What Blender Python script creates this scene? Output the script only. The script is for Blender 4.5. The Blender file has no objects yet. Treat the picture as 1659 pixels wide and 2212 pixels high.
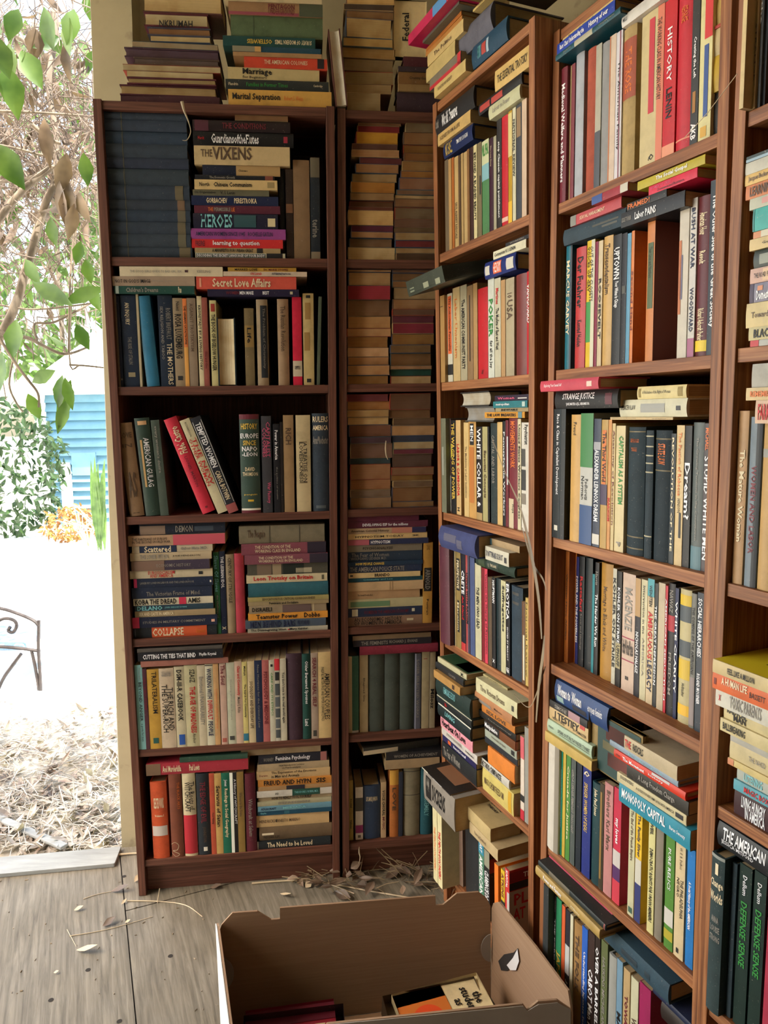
import bpy, math, random, re
from mathutils import Vector, Matrix

EXPOSURE, SKY, SUN = 2.0, 0.25, 5.0
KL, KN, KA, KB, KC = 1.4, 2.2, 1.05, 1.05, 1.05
random.seed(11)
SC = bpy.context.scene
COL = SC.collection
PI = math.pi

# ------------------------------------------------------------------ camera
EYE = Vector((0, 0, 1.2996))
PITCH, ROLL, FPX = math.radians(7.752), math.radians(-0.8623), 1560.78
FW = Vector((0, math.cos(PITCH), -math.sin(PITCH)))
_u, _r = Vector((0, math.sin(PITCH), math.cos(PITCH))), Vector((1, 0, 0))
RT = math.cos(ROLL) * _r + math.sin(ROLL) * _u
UP = -math.sin(ROLL) * _r + math.cos(ROLL) * _u
cam = bpy.data.cameras.new('camera')
cam.sensor_fit = 'VERTICAL'
cam.sensor_height = 36.0
cam.lens = FPX / 2212 * 36.0
cam.clip_start, cam.clip_end = 0.05, 300
camo = bpy.data.objects.new('camera', cam)
COL.objects.link(camo)
M = Matrix((RT, UP, -FW)).transposed().to_4x4()
M.translation = EYE
camo.matrix_world = M
SC.camera = camo


def ray(px, py):
    return FW + RT * ((px - 829.5) / FPX) - UP * ((py - 1106) / FPX)


def at_z(px, py, z):
    r = ray(px, py)
    return EYE + r * ((z - EYE.z) / r.z)


def at_y(px, py, y):
    r = ray(px, py)
    return EYE + r * (y / r.y)


# ------------------------------------------------------------------ world, sun, daylight, exposure
SC.view_settings.view_transform = 'Standard'
SC.view_settings.look = 'None'
SC.view_settings.gamma = 1
SC.view_settings.use_curve_mapping = False
SC.view_settings.exposure = EXPOSURE
w = bpy.data.worlds.new('sky')
SC.world = w
w.use_nodes = True
nt = w.node_tree
bg = nt.nodes['Background']
sky = nt.nodes.new('ShaderNodeTexSky')
sky.sky_type = 'NISHITA'
sky.sun_disc = False
sky.sun_elevation = math.radians(52)
sky.sun_rotation = math.radians(250)
sky.air_density = 1.0
sky.dust_density = 2.5
tint = nt.nodes.new('ShaderNodeMix')
tint.data_type, tint.blend_type = 'RGBA', 'MULTIPLY'
tint.inputs[0].default_value = 1.0
tint.inputs[7].default_value = (1.0, .93, .81, 1)
nt.links.new(sky.outputs[0], tint.inputs[6])
nt.links.new(tint.outputs[2], bg.inputs[0])
bg.inputs[1].default_value = SKY
SC.cycles.max_bounces = 10
SC.cycles.diffuse_bounces = 6
SC.cycles.use_adaptive_sampling = True
SC.cycles.sample_clamp_indirect = 6
try:
    SC.cycles.use_denoising = True
except Exception:
    pass
sun = bpy.data.lights.new('sun', 'SUN')
sun.energy = SUN
sun.angle = 0.009
sun.color = (1, .95, .86)
suno = bpy.data.objects.new('sun', sun)
COL.objects.link(suno)
suno.rotation_euler = Vector((.35, -.27, .88)).to_track_quat('Z', 'Y').to_euler()


def portal(name, loc, normal, sx, sy):
    l = bpy.data.lights.new(name, 'AREA')
    l.shape = 'RECTANGLE'
    l.size, l.size_y = sx, sy
    l.cycles.is_portal = True
    o = bpy.data.objects.new(name, l)
    COL.objects.link(o)
    o.location = loc
    o.rotation_euler = Vector(normal).to_track_quat('-Z', 'Y').to_euler()


# ------------------------------------------------------------------ materials
def lin(c):
    return c / 12.92 if c <= .04045 else ((c + .055) / 1.055) ** 2.4


def rgb(h, k=1.0):
    h = h.lstrip('#')
    if len(h) == 3:
        h = ''.join(x * 2 for x in h)
    v = [lin(int(h[i:i + 2], 16) / 255) * k for i in (0, 2, 4)]
    m = max(v)
    if m > .86:
        v = [x * .86 / m for x in v]
    return (*v, 1)


class NT:
    def __init__(s, name):
        s.m = bpy.data.materials.new(name)
        s.m.use_nodes = True
        s.t = s.m.node_tree
        s.b = s.t.nodes['Principled BSDF']

    def n(s, typ, **kw):
        o = s.t.nodes.new('ShaderNode' + typ)
        for k, v in kw.items():
            if hasattr(o, k) and k not in o.inputs:
                setattr(o, k, v)
            else:
                o.inputs[k].default_value = v
        return o

    def l(s, a, b):
        s.t.links.new(a, b)

    def mix(s, fac, a, b, mode='MIX'):
        o = s.t.nodes.new('ShaderNodeMix')
        o.data_type = 'RGBA'
        o.blend_type = mode
        for sock, v in ((o.inputs[0], fac), (o.inputs[6], a), (o.inputs[7], b)):
            if hasattr(v, 'is_linked'):
                s.l(v, sock)
            else:
                sock.default_value = v
        return o.outputs[2]

    def ramp(s, src, stops):
        o = s.t.nodes.new('ShaderNodeValToRGB')
        e = o.color_ramp.elements
        while len(e) < len(stops):
            e.new(.5)
        for i, (p, c) in enumerate(stops):
            e[i].position, e[i].color = p, c
        s.l(src, o.inputs[0])
        return o.outputs[0]

    def bump(s, h, strength, dist=.001):
        o = s.n('Bump', Strength=strength, Distance=dist)
        s.l(h, o.inputs['Height'])
        s.l(o.outputs[0], s.b.inputs['Normal'])


def g(v):
    return (v, v, v, 1)


def mat_cover(name, rough, scale, lo, hi, weave):
    t = NT(name)
    oi = t.n('ObjectInfo')
    co = t.n('TexCoord')
    no = t.n('TexNoise', Scale=scale, Detail=5.0, Roughness=.65)
    t.l(co.outputs['Object'], no.inputs['Vector'])
    r = t.ramp(no.outputs[0], [(.28, g(lo)), (.5, g(1)), (.75, g(hi))])
    c = t.mix(1.0, oi.outputs['Color'], r, 'MULTIPLY')
    sp = t.n('TexNoise', Scale=scale * 9, Detail=3.0, Roughness=.7)
    t.l(co.outputs['Object'], sp.inputs['Vector'])
    rub = t.ramp(sp.outputs[0], [(.66, g(0)), (.74, g(.5))])
    c = t.mix(rub, c, (.5, .42, .33, 1))
    t.l(c, t.b.inputs['Base Color'])
    t.b.inputs['Roughness'].default_value = rough
    t.b.inputs['Specular IOR Level'].default_value = .35
    if weave:
        f = t.n('TexNoise', Scale=900.0, Detail=2.0)
        t.l(co.outputs['Object'], f.inputs['Vector'])
        t.bump(f.outputs[0], .35, .0006)
    else:
        t.bump(no.outputs[0], .12, .002)
    return t.m


def mat_flat(name, rough):
    t = NT(name)
    oi = t.n('ObjectInfo')
    t.l(oi.outputs['Color'], t.b.inputs['Base Color'])
    t.b.inputs['Roughness'].default_value = rough
    return t.m


def mat_pages():
    t = NT('page_edges')
    oi = t.n('ObjectInfo')
    at = t.n('Attribute', attribute_name='leaf')
    no = t.n('TexNoise', noise_dimensions='1D', Scale=1400.0, Detail=2.0)
    t.l(at.outputs['Fac'], no.inputs['W'])
    r = t.ramp(no.outputs[0], [(.3, g(.62)), (.65, g(1.05))])
    c = t.mix(1.0, oi.outputs['Color'], r, 'MULTIPLY')
    co = t.n('TexCoord')
    st = t.n('TexNoise', Scale=22.0, Detail=4.0)
    t.l(co.outputs['Object'], st.inputs['Vector'])
    r2 = t.ramp(st.outputs[0], [(.35, (.72, .6, .45, 1)), (.6, g(1))])
    c = t.mix(.7, c, t.mix(1.0, c, r2, 'MULTIPLY'))
    t.l(c, t.b.inputs['Base Color'])
    t.b.inputs['Roughness'].default_value = .9
    t.bump(no.outputs[0], .3, .0006)
    return t.m


def mat_wood(name, dark, mid, light):
    t = NT(name)
    at = t.n('Attribute', attribute_name='grain')
    mp = t.n('Mapping')
    mp.inputs['Scale'].default_value = (5, 150, 150)
    t.l(at.outputs['Vector'], mp.inputs['Vector'])
    a = t.n('TexNoise', Scale=1.0, Detail=6.0, Roughness=.6, Distortion=.4)
    t.l(mp.outputs[0], a.inputs['Vector'])
    mp2 = t.n('Mapping')
    mp2.inputs['Scale'].default_value = (2, 28, 28)
    t.l(at.outputs['Vector'], mp2.inputs['Vector'])
    b = t.n('TexNoise', Scale=1.0, Detail=3.0, Distortion=1.2)
    t.l(mp2.outputs[0], b.inputs['Vector'])
    c = t.ramp(a.outputs[0], [(.32, dark), (.5, mid), (.68, light)])
    r = t.ramp(b.outputs[0], [(.3, g(.78)), (.7, g(1.12))])
    c = t.mix(1.0, c, r, 'MULTIPLY')
    t.l(c, t.b.inputs['Base Color'])
    t.b.inputs['Roughness'].default_value = .55
    t.bump(a.outputs[0], .15, .001)
    return t.m


def mat_noise(name, c1, c2, scale, rough=.85, bump=.3, stretch=(1, 1, 1), detail=6.0, spots=None, bd=.004):
    t = NT(name)
    co = t.n('TexCoord')
    mp = t.n('Mapping')
    mp.inputs['Scale'].default_value = stretch
    t.l(co.outputs['Object'], mp.inputs['Vector'])
    no = t.n('TexNoise', Scale=scale, Detail=detail, Roughness=.65)
    t.l(mp.outputs[0], no.inputs['Vector'])
    c = t.ramp(no.outputs[0], [(.3, c1), (.7, c2)])
    if spots:
        sn = t.n('TexNoise', Scale=spots[0], Detail=4.0)
        t.l(co.outputs['Object'], sn.inputs['Vector'])
        f = t.ramp(sn.outputs[0], [(spots[1], g(0)), (spots[1] + .08, g(spots[3]))])
        c = t.mix(f, c, spots[2])
    t.l(c, t.b.inputs['Base Color'])
    t.b.inputs['Roughness'].default_value = rough
    if bump:
        t.bump(no.outputs[0], bump, bd)
    return t.m


def mat_leaf(name, c1, c2, trans):
    t = NT(name)
    co = t.n('TexCoord')
    no = t.n('TexNoise', Scale=9.0, Detail=3.0)
    t.l(co.outputs['Object'], no.inputs['Vector'])
    c = t.ramp(no.outputs[0], [(.35, c1), (.65, c2)])
    t.l(c, t.b.inputs['Base Color'])
    t.b.inputs['Roughness'].default_value = .45
    if trans:
        tr = t.n('BsdfTranslucent')
        t.l(t.mix(1.0, c, (1.5, 1.6, .7, 1), 'MULTIPLY'), tr.inputs['Color'])
        mx = t.n('MixShader')
        mx.inputs[0].default_value = trans
        t.l(t.b.outputs[0], mx.inputs[1])
        t.l(tr.outputs[0], mx.inputs[2])
        t.l(mx.outputs[0], t.t.nodes['Material Output'].inputs[0])
    return t.m


M_GLOSS = mat_cover('printed_cover', .42, 26.0, .8, 1.12, False)
M_CLOTH = mat_cover('cloth_cover', .72, 34.0, .75, 1.15, True)
M_PAGES = mat_pages()
M_INK = mat_flat('printed_ink', .5)
M_WOOD = mat_wood('reddish_laminate', (.13, .041, .012, 1), (.275, .098, .030, 1), (.43, .188, .068, 1))
M_WOOD_DARK = mat_wood('dark_mahogany_laminate', (.07, .024, .014, 1), (.13, .046, .027, 1), (.2, .08, .048, 1))  # same laminate with the dim doorway and corner cases' shade in its colour

# ------------------------------------------------------------------ mesh helpers


def link_mesh(name, verts, faces, m, parent=None, origin=None, color=None, attr=None, smooth=None):
    o0 = Vector(origin) if origin is not None else Vector((0, 0, 0))
    me = bpy.data.meshes.new(name)
    me.from_pydata([tuple(Vector(v) - o0) for v in verts], [], faces)
    if attr:
        kind, vals = attr
        if kind == 'leaf':
            a = me.attributes.new('leaf', 'FLOAT', 'POINT')
            a.data.foreach_set('value', vals)
        else:
            a = me.attributes.new('grain', 'FLOAT_VECTOR', 'POINT')
            a.data.foreach_set('vector', [x for v in vals for x in v])
    if smooth:
        me.shade_smooth()
        me.set_sharp_from_angle(angle=smooth)
    me.materials.append(m)
    o = bpy.data.objects.new(name, me)
    COL.objects.link(o)
    if parent is not None:
        o.parent = parent
    else:
        o.location = o0
    if color:
        o.color = color
    return o


def empty(name, loc):
    o = bpy.data.objects.new(name, None)
    o.empty_display_size = .05
    COL.objects.link(o)
    o.location = loc
    return o


def tag(o, label, cat, group=None, kind=None):
    o['label'] = label
    o['category'] = cat
    if group:
        o['group'] = group
    if kind:
        o['kind'] = kind
    return o


def struct(o):
    o['kind'] = 'structure'
    return o


BOXF = [(0, 1, 3, 2), (4, 6, 7, 5), (0, 4, 5, 1), (2, 3, 7, 6), (0, 2, 6, 4), (1, 5, 7, 3)]


def box_pts(x0, x1, y0, y1, z0, z1):
    return [Vector((x, y, z)) for x in (x0, x1) for y in (y0, y1) for z in (z0, z1)]


def bevel_box(x0, x1, y0, y1, z0, z1, r):
    """A box with chamfered edges along all three axes: (verts, faces)."""
    import bmesh
    bm = bmesh.new()
    vs = [bm.verts.new(v) for v in box_pts(x0, x1, y0, y1, z0, z1)]
    for f in BOXF:
        bm.faces.new([vs[i] for i in f])
    bmesh.ops.bevel(bm, geom=bm.edges[:], offset=r, segments=2, affect='EDGES', profile=.6)
    bm.verts.index_update()
    V = [v.co.copy() for v in bm.verts]
    F = [tuple(v.index for v in f.verts) for f in bm.faces]
    bm.free()
    return V, F


def tube(path, rad, n=6, rad2=None):
    """A tapering tube through the points of path: (verts, faces)."""
    V, F = [], []
    N = len(path)
    for i, p in enumerate(path):
        p = Vector(p)
        d = (Vector(path[min(i + 1, N - 1)]) - Vector(path[max(i - 1, 0)]))
        d = d.normalized() if d.length > 1e-9 else Vector((0, 0, 1))
        a = d.cross(Vector((.3, .2, 1))).normalized()
        b = d.cross(a)
        r = rad if rad2 is None else rad + (rad2 - rad) * i / (N - 1)
        for k in range(n):
            t = 2 * PI * k / n
            V.append(p + a * math.cos(t) * r + b * math.sin(t) * r)
    for i in range(N - 1):
        for k in range(n):
            F.append((i * n + k, i * n + (k + 1) % n, (i + 1) * n + (k + 1) % n, (i + 1) * n + k))
    F.append(tuple(range(n)))
    F.append(tuple((N - 1) * n + k for k in range(n))[::-1])
    return V, F


def smooth_path(pts, sub=5):
    P = [Vector(p) for p in pts]
    out = []
    for i in range(len(P) - 1):
        a, b, c, d = P[max(i - 1, 0)], P[i], P[i + 1], P[min(i + 2, len(P) - 1)]
        for s in range(sub):
            t = s / sub
            out.append(.5 * ((2 * b) + (c - a) * t + (2 * a - 5 * b + 4 * c - d) * t * t + (3 * b - a - 3 * c + d) * t ** 3))
    out.append(P[-1])
    return out


class Acc:
    def __init__(s):
        s.V, s.F = [], []

    def add(s, vf):
        k = len(s.V)
        s.V += vf[0]
        s.F += [tuple(i + k for i in f) for f in vf[1]]


# ------------------------------------------------------------------ lettering
_txt = {}


def text_mesh(s, bold):
    key = (s, bold)
    if key not in _txt:
        cu = bpy.data.curves.new('t', 'FONT')
        cu.body = s.replace('|', '\n')
        cu.resolution_u = 1
        cu.align_x = 'CENTER'
        cu.space_line = .82
        cu.offset = .022 if bold else .008
        ob = bpy.data.objects.new('t', cu)
        COL.objects.link(ob)
        bpy.context.view_layer.update()
        me = bpy.data.meshes.new_from_object(ob.evaluated_get(bpy.context.evaluated_depsgraph_get()))
        V = [v.co.copy() for v in me.vertices]
        F = [tuple(p.vertices) for p in me.polygons]
        bpy.data.objects.remove(ob)
        bpy.data.curves.remove(cu)
        bpy.data.meshes.remove(me)
        if not V:
            _txt[key] = ([], [], 1)
        else:
            x0, x1 = min(v.x for v in V), max(v.x for v in V)
            y0, y1 = min(v.y for v in V), max(v.y for v in V)
            _txt[key] = ([((v.x - x0) / max(x1 - x0, 1e-6), (v.y - y0) / max(y1 - y0, 1e-6)) for v in V], F, (x1 - x0) / max(y1 - y0, 1e-6))
    return _txt[key]


INK = dict(k='#111', w='#eee', c='#e6d6b0', r='#c41e24', g='#2f8a3a', b='#234f9c', y='#d8b64a', p='#d05a7c', o='#d8702c',
           t='#7fc4c8', n='#1d2748', m='#6e1f2c', s='#8f8a80', d='#5a4634')
NAMES = [('black', '1c1c1e'), ('black', '101214'), ('charcoal', '38383c'), ('dark grey', '4a4c50'), ('grey', '808284'), ('pale grey', 'b4b6b6'),
         ('white', 'ecebe6'), ('cream', 'e2d4b0'), ('cream', 'd8c8a0'), ('beige', 'c8b490'), ('tan', 'b49468'), ('tan', 'a88a60'), ('taupe', '94846c'),
         ('brown', '7a5636'), ('brown', '68482e'), ('dark brown', '402a1c'), ('brick red', 'a4503a'), ('red', 'c8242a'), ('crimson', 'b01c3a'),
         ('coral red', 'e0604c'), ('pink', 'dc8c94'), ('pale pink', 'e4c4b8'), ('rose', 'b86a74'), ('maroon', '5c1a28'), ('maroon', '702434'),
         ('purple', '8c4a8c'), ('dark purple', '3c2440'), ('orange', 'e07a2c'), ('orange', 'd0641e'), ('mustard', 'c49a30'), ('mustard', 'a88a28'),
         ('yellow', 'ecc830'), ('olive', '6c6a3c'), ('olive', '888048'), ('dark green', '1e3c2e'), ('green', '2e7a48'), ('green', '56904c'),
         ('pale green', 'b8ccb0'), ('teal', '1c7c84'), ('dark teal', '16424a'), ('pale blue', '90b8cc'), ('blue', '2a60a8'), ('light blue', '4a90c0'),
         ('navy blue', '1c2850'), ('navy blue', '222e48'), ('slate blue', '44586a'), ('slate', '3a464e')]


def lab(c):
    r, gg, b = c[:3]
    X, Y, Z = .4124 * r + .3576 * gg + .1805 * b, .2126 * r + .7152 * gg + .0722 * b, .0193 * r + .1192 * gg + .9505 * b
    ff = lambda t: t ** (1 / 3) if t > .008856 else 7.787 * t + 16 / 116
    x, y, z = ff(X / .95), ff(Y), ff(Z / 1.09)
    return (116 * y - 16, 500 * (x - y), 200 * (y - z))


_NL = [(n, lab(rgb(h))) for n, h in NAMES]


def colour_name(c):
    L = lab(c)
    return min(_NL, key=lambda e: .6 * (e[1][0] - L[0]) ** 2 + (e[1][1] - L[1]) ** 2 + (e[1][2] - L[2]) ** 2)[0]


ORD = ['first', 'second', 'third', 'fourth', 'fifth', 'sixth', 'seventh', 'eighth', 'ninth', 'tenth', 'eleventh', 'twelfth', 'thirteenth', 'fourteenth',
       'fifteenth', 'sixteenth', 'seventeenth', 'eighteenth', 'nineteenth', 'twentieth', 'twenty-first', 'twenty-second', 'twenty-third', 'twenty-fourth']


# ------------------------------------------------------------------ bookcases: a local frame each (u along the front, w into the case, z up)
class Case:
    def __init__(s, o, yaw, ln, lb, width, levels, scale, k, name, z0=0.0, depth=.28):
        d = Vector((math.cos(yaw), math.sin(yaw), 0))
        n = Vector((-d.y, d.x, 0))
        O = Vector((o[0], o[1], 0))
        up = Vector((0, 0, 1)) + d * ln - n * lb
        s.o = EYE + (O - EYE) * scale
        s.d, s.n, s.up = d * scale, n * scale, up * scale
        s.mi = Matrix((s.d, s.n, s.up)).transposed().inverted()
        s.w, s.lv, s.k, s.name, s.depth = width, levels, k, name, depth
        s.floor = (0 - s.o.z) / s.up.z

    def P(s, u, w, z):
        return s.o + s.d * u + s.n * w + s.up * z

    def uz(s, px, py, w=0.0):
        e = s.mi @ (EYE - s.o)
        r = s.mi @ ray(px, py)
        t = (w - e.y) / r.y
        return e.x + r.x * t, e.z + r.z * t


R = math.radians
CASES = {
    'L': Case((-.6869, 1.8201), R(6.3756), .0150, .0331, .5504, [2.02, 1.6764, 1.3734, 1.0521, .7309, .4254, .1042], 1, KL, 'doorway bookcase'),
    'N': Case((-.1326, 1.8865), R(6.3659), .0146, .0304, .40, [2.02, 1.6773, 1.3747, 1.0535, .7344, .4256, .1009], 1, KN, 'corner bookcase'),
    'A': Case((.1446, 1.7852), R(-67.2377), -.0191, .0005, .4176, [2.02, 1.6758, 1.3725, 1.0545, .7271, .4218, .095], 1, KA, 'middle bookcase'),
    'B': Case((.3042, 1.3469), R(-67.4613), -.0641, -.0458, .4218, [2.02, 1.6954, 1.3783, 1.0529, .7991, .4267, .09], .965, KB, 'right bookcase', depth=.25),
    'C': Case((.5013, 1.0598), R(-67.4646), -.0040, .0040, .42, [2.02, 1.699, 1.3838, 1.0435, .6924, .3519, .03], .87, KC, 'cut-off bookcase'),
}


# ------------------------------------------------------------------ room
cL, cA = CASES['L'], CASES['A']
dL, nL = Vector((math.cos(R(6.4)), math.sin(R(6.4)), 0)), Vector((-math.sin(R(6.4)), math.cos(R(6.4)), 0))
dA, nA = Vector((math.cos(R(-67.3)), math.sin(R(-67.3)), 0)), Vector((math.sin(R(67.3)), math.cos(R(67.3)), 0))
BASE = Vector((-.6869, 1.8201, 0)) + nL * .315
# corner of the two wall planes
kk = (1.155 - BASE.dot(nA)) / dL.dot(nA)
CORNER = BASE + dL * kk
M_WALL = mat_noise('cream_painted_wall', (.36, .305, .18, 1), (.45, .385, .235, 1), 3.0, .8, .12, spots=(14, .62, (.2, .15, .09, 1), .6))
M_PLY = NT('weathered_plywood')
_t = M_PLY
_co = _t.n('TexCoord')
_mp = _t.n('Mapping')
_mp.vector_type = 'TEXTURE'
_mp.inputs['Rotation'].default_value = (0, 0, R(-67.3))
_mp.inputs['Scale'].default_value = (1 / 4, 1 / 60, 1 / 4)
_t.l(_co.outputs['Object'], _mp.inputs['Vector'])
_n1 = _t.n('TexNoise', Scale=1.6, Detail=7.0, Roughness=.62, Distortion=.5)
_t.l(_mp.outputs[0], _n1.inputs['Vector'])
_n2 = _t.n('TexNoise', Scale=2.2, Detail=5.0, Roughness=.6)
_t.l(_co.outputs['Object'], _n2.inputs['Vector'])
_c = _t.ramp(_n1.outputs[0], [(.3, (.095, .084, .062, 1)), (.5, (.17, .155, .12, 1)), (.72, (.26, .24, .19, 1))])
_c = _t.mix(1.0, _c, _t.ramp(_n2.outputs[0], [(.3, (.8, .74, .62, 1)), (.65, (1.08, 1.08, 1.1, 1))]), 'MULTIPLY')
_t.l(_c, _t.b.inputs['Base Color'])
_t.b.inputs['Roughness'].default_value = .62
_t.bump(_n1.outputs[0], .35, .002)
M_PLY = _t.m
M_DARK = mat_noise('dark_gap', (.015, .012, .01, 1), (.03, .025, .02, 1), 8, .9, 0)
M_TRIM = mat_noise('pale_trim_paint', (.5, .5, .45, 1), (.62, .62, .56, 1), 9, .6, .1)


def slab(name, p, q, thick, z0, z1, m, side=1):
    d = (Vector(q) - Vector(p)).normalized()
    n = Vector((-d.y, d.x, 0)) * side * thick
    pts = []
    for z in (z0, z1):
        for a in (p, q):
            for k in (0, 1):
                v = Vector(a) + n * k
                pts.append((v.x, v.y, z))
    F = [(0, 1, 3, 2), (4, 6, 7, 5), (0, 4, 5, 1), (2, 3, 7, 6), (0, 2, 6, 4), (1, 5, 7, 3)]
    o = link_mesh(name, pts, F, m, origin=Vector(p) + Vector((0, 0, z0)))
    return struct(o)


W0 = BASE - dL * .02
slab('wall_back', W0, CORNER + dL * .15, .1, -.1, 2.62, M_WALL, 1)
slab('wall_right', CORNER + nA * 0, CORNER + dA * 5.2, .1, -.1, 2.62, M_WALL, 1)
slab('wall_front', CORNER + dA * 5.2 - nA * 0, CORNER + dA * 5.2 - nA * 3.6, .1, -.1, 2.62, M_WALL, -1)
slab('wall_left', CORNER + dA * 5.2 - nA * 3.4, Vector((-2.0, .35, 0)), .1, -.1, 2.62, M_WALL, 1)  # unseen wall, added to cut the light from behind the camera
# door post: leans a little, stands clear of the bookcase
V = []
for z, x in ((-.02, -.826), (2.62, -.748)):
    for y in (2.075, 2.165):
        for dx in (0, .108):
            V.append((x + dx, y, z))
struct(link_mesh('door_post_trim', V, [(0, 1, 3, 2), (4, 6, 7, 5), (0, 4, 5, 1), (2, 3, 7, 6), (0, 2, 6, 4), (1, 5, 7, 3)], M_WALL, origin=(-.8, 2.1, 0))).name = 'trim_1'
V = []
for z, x in ((.06, -.862), (2.62, -.785)):
    for y in (2.17, 2.2):
        for dx in (0, .05):
            V.append((x + dx, y, z))
struct(link_mesh('trim_2', V, [(0, 1, 3, 2), (4, 6, 7, 5), (0, 4, 5, 1), (2, 3, 7, 6), (0, 2, 6, 4), (1, 5, 7, 3)], M_TRIM, origin=(-.83, 2.18, 0)))
# ceiling over the room and porch
cz = 2.62
pts = [CORNER + dL * .2 + nL * .3, CORNER + dA * 5.3 + nA * .2, CORNER + dA * 5.3 - nA * 3.8, Vector((-2.2, 1.2, 0)), Vector((-2.25, 2.2, 0))]
V = [(p.x, p.y, cz) for p in pts] + [(p.x, p.y, cz + .06) for p in pts]
F = [(0, 1, 2, 3, 4), (9, 8, 7, 6, 5)] + [(i, i + 5, (i + 1) % 5 + 5, (i + 1) % 5) for i in range(5)]
struct(link_mesh('ceiling', V, F, mat_noise('ceiling_boards', (.34, .29, .2, 1), (.42, .36, .26, 1), 4, .8, .1), origin=(0, 0, cz)))
# floor: plywood sheets on a dark sub-floor
pts = [CORNER + dL * .05, CORNER + dA * 5.1, CORNER + dA * 5.1 - nA * 3.4, Vector((-2.0, .8, 0)), Vector((-2.05, 1.91, 0)), Vector((-1.2, 2.005, 0)), Vector((-.8, 2.05, 0))]
n7 = len(pts)
V = [(p.x, p.y, -.004) for p in pts] + [(p.x, p.y, -.1) for p in pts]
F = [tuple(range(n7)), tuple(range(n7, 2 * n7))[::-1]] + [(i, (i + 1) % n7, (i + 1) % n7 + n7, i + n7) for i in range(n7)]
floor = struct(link_mesh('floor', V, F, M_DARK, origin=(0, 0, 0)))
SEAM = Vector((-.82, 2.04, 0))


def sheet(s0, s1, t0, t1):
    # clip a rectangle (s along the right wall, t towards it) to the floor outline
    poly = [SEAM + dA * s + nA * t for s, t in ((s0, t0), (s1, t0), (s1, t1), (s0, t1))]
    C = sum(pts, Vector()) / n7
    for i in range(n7):
        a, b = pts[i], pts[(i + 1) % n7]
        e = b - a
        side = lambda p: e.x * (p.y - a.y) - e.y * (p.x - a.x)
        sg = 1 if side(C) > 0 else -1
        out = []
        for j in range(len(poly)):
            p, q = poly[j], poly[(j + 1) % len(poly)]
            sp_, sq = side(p) * sg, side(q) * sg
            if sp_ >= 0:
                out.append(p)
            if sp_ * sq < 0:
                out.append(p + (q - p) * (sp_ / (sp_ - sq)))
        poly = out
        if len(poly) < 3:
            return
    m = len(poly)
    V = [(p.x, p.y, 0) for p in poly] + [(p.x, p.y, -.012) for p in poly]
    F = [tuple(range(m)), tuple(range(m, 2 * m))[::-1]] + [(i, (i + 1) % m, (i + 1) % m + m, i + m) for i in range(m)]
    link_mesh('plywood_sheet', V, F, M_PLY, floor, (0, 0, 0))


for s0, s1 in ((-.9, .3), (.3035, 1.5), (1.5035, 2.7), (2.7035, 5.6)):
    sheet(s0, s1, .0015, 3.0)
for s0, s1 in ((-1.2, 1.35), (1.3535, 2.6), (2.6035, 5.6)):
    sheet(s0, s1, -3.2, -.0015)
A = Acc()
for px, py in ((268, 1893), (393, 1876), (56, 1881), (418, 2065), (308, 2206), (190, 2095), (110, 2160)):
    c = at_z(px - (50 if px > 300 else 0), py, .0006)
    V = [c + Vector((math.cos(t * PI / 5) * .006, math.sin(t * PI / 5) * .006, 0)) for t in range(10)]
    A.add((V, [tuple(range(10))]))
link_mesh('screw_holes', A.V, A.F, M_DARK, floor, (0, 0, 0))['kind'] = 'stuff'
M_THR = mat_noise('grey_threshold_board', (.22, .23, .22, 1), (.36, .38, .37, 1), 6, .7, .25, stretch=(1, 6, 6))
p0, p1 = at_z(-160, 1876, 0) + Vector((0, .005, 0)), at_z(262, 1836, 0)
V, F = bevel_box(0, 1, 0, 1, 0, 1, .02)
e1 = p1 - p0
e2 = Vector((-e1.y, e1.x, 0)).normalized() * .085
V = [p0 + e1 * v.x - e2 * (1 - v.y) + Vector((0, 0, .001 + .011 * v.z)) for v in V]
struct(link_mesh('threshold_trim', V, F, M_THR, origin=p0)).name = 'trim_3'

# ------------------------------------------------------------------ outside
GZ = -.12
M_GROUND = mat_noise('pale_dusty_soil', (.50, .46, .38, 1), (.72, .68, .6, 1), 2.5, .95, .4)
M_PATIO = mat_noise('pale_concrete', (.74, .73, .70, 1), (.8, .8, .78, 1), 2.0, .85, .1)
V = [(-60, -30, GZ - .005), (-2.1, -30, GZ - .005), (-2.1, 2.0, GZ - .005), (12, 2.6, GZ - .005), (40, 60, GZ - .005), (-60, 60, GZ - .005)]
o = link_mesh('ground_soil', V, [tuple(range(6))], M_GROUND, origin=(-2, 3, GZ))
struct(o).name = 'ground'
V = box_pts(-9, 1.5, 3.55, 9.2, GZ - .03, GZ + .012)
struct(link_mesh('ground_patio', V, BOXF, M_PATIO, origin=(-3, 5, GZ))).name = 'ground.001'


def leaf_geo(c, d, nrm, L, Wd, curl=.25):
    d, nrm = d.normalized(), nrm.normalized()
    s = d.cross(nrm).normalized()
    nrm = s.cross(d)
    V, F = [], []
    prof = [(0, .04), (.2, .62), (.45, 1), (.7, .7), (.9, .25), (1, .02)]
    for t, wv in prof:
        mid = c + d * L * t + nrm * (-curl * L * t * t)
        V += [mid - s * Wd * .5 * wv + nrm * Wd * .14 * wv, mid, mid + s * Wd * .5 * wv + nrm * Wd * .14 * wv]
    for i in range(len(prof) - 1):
        a = i * 3
        F += [(a, a + 1, a + 4, a + 3), (a + 1, a + 2, a + 5, a + 4)]
    return V, F


def rv(s=1.0):
    return Vector((random.uniform(-s, s), random.uniform(-s, s), random.uniform(-s, s)))


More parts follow.
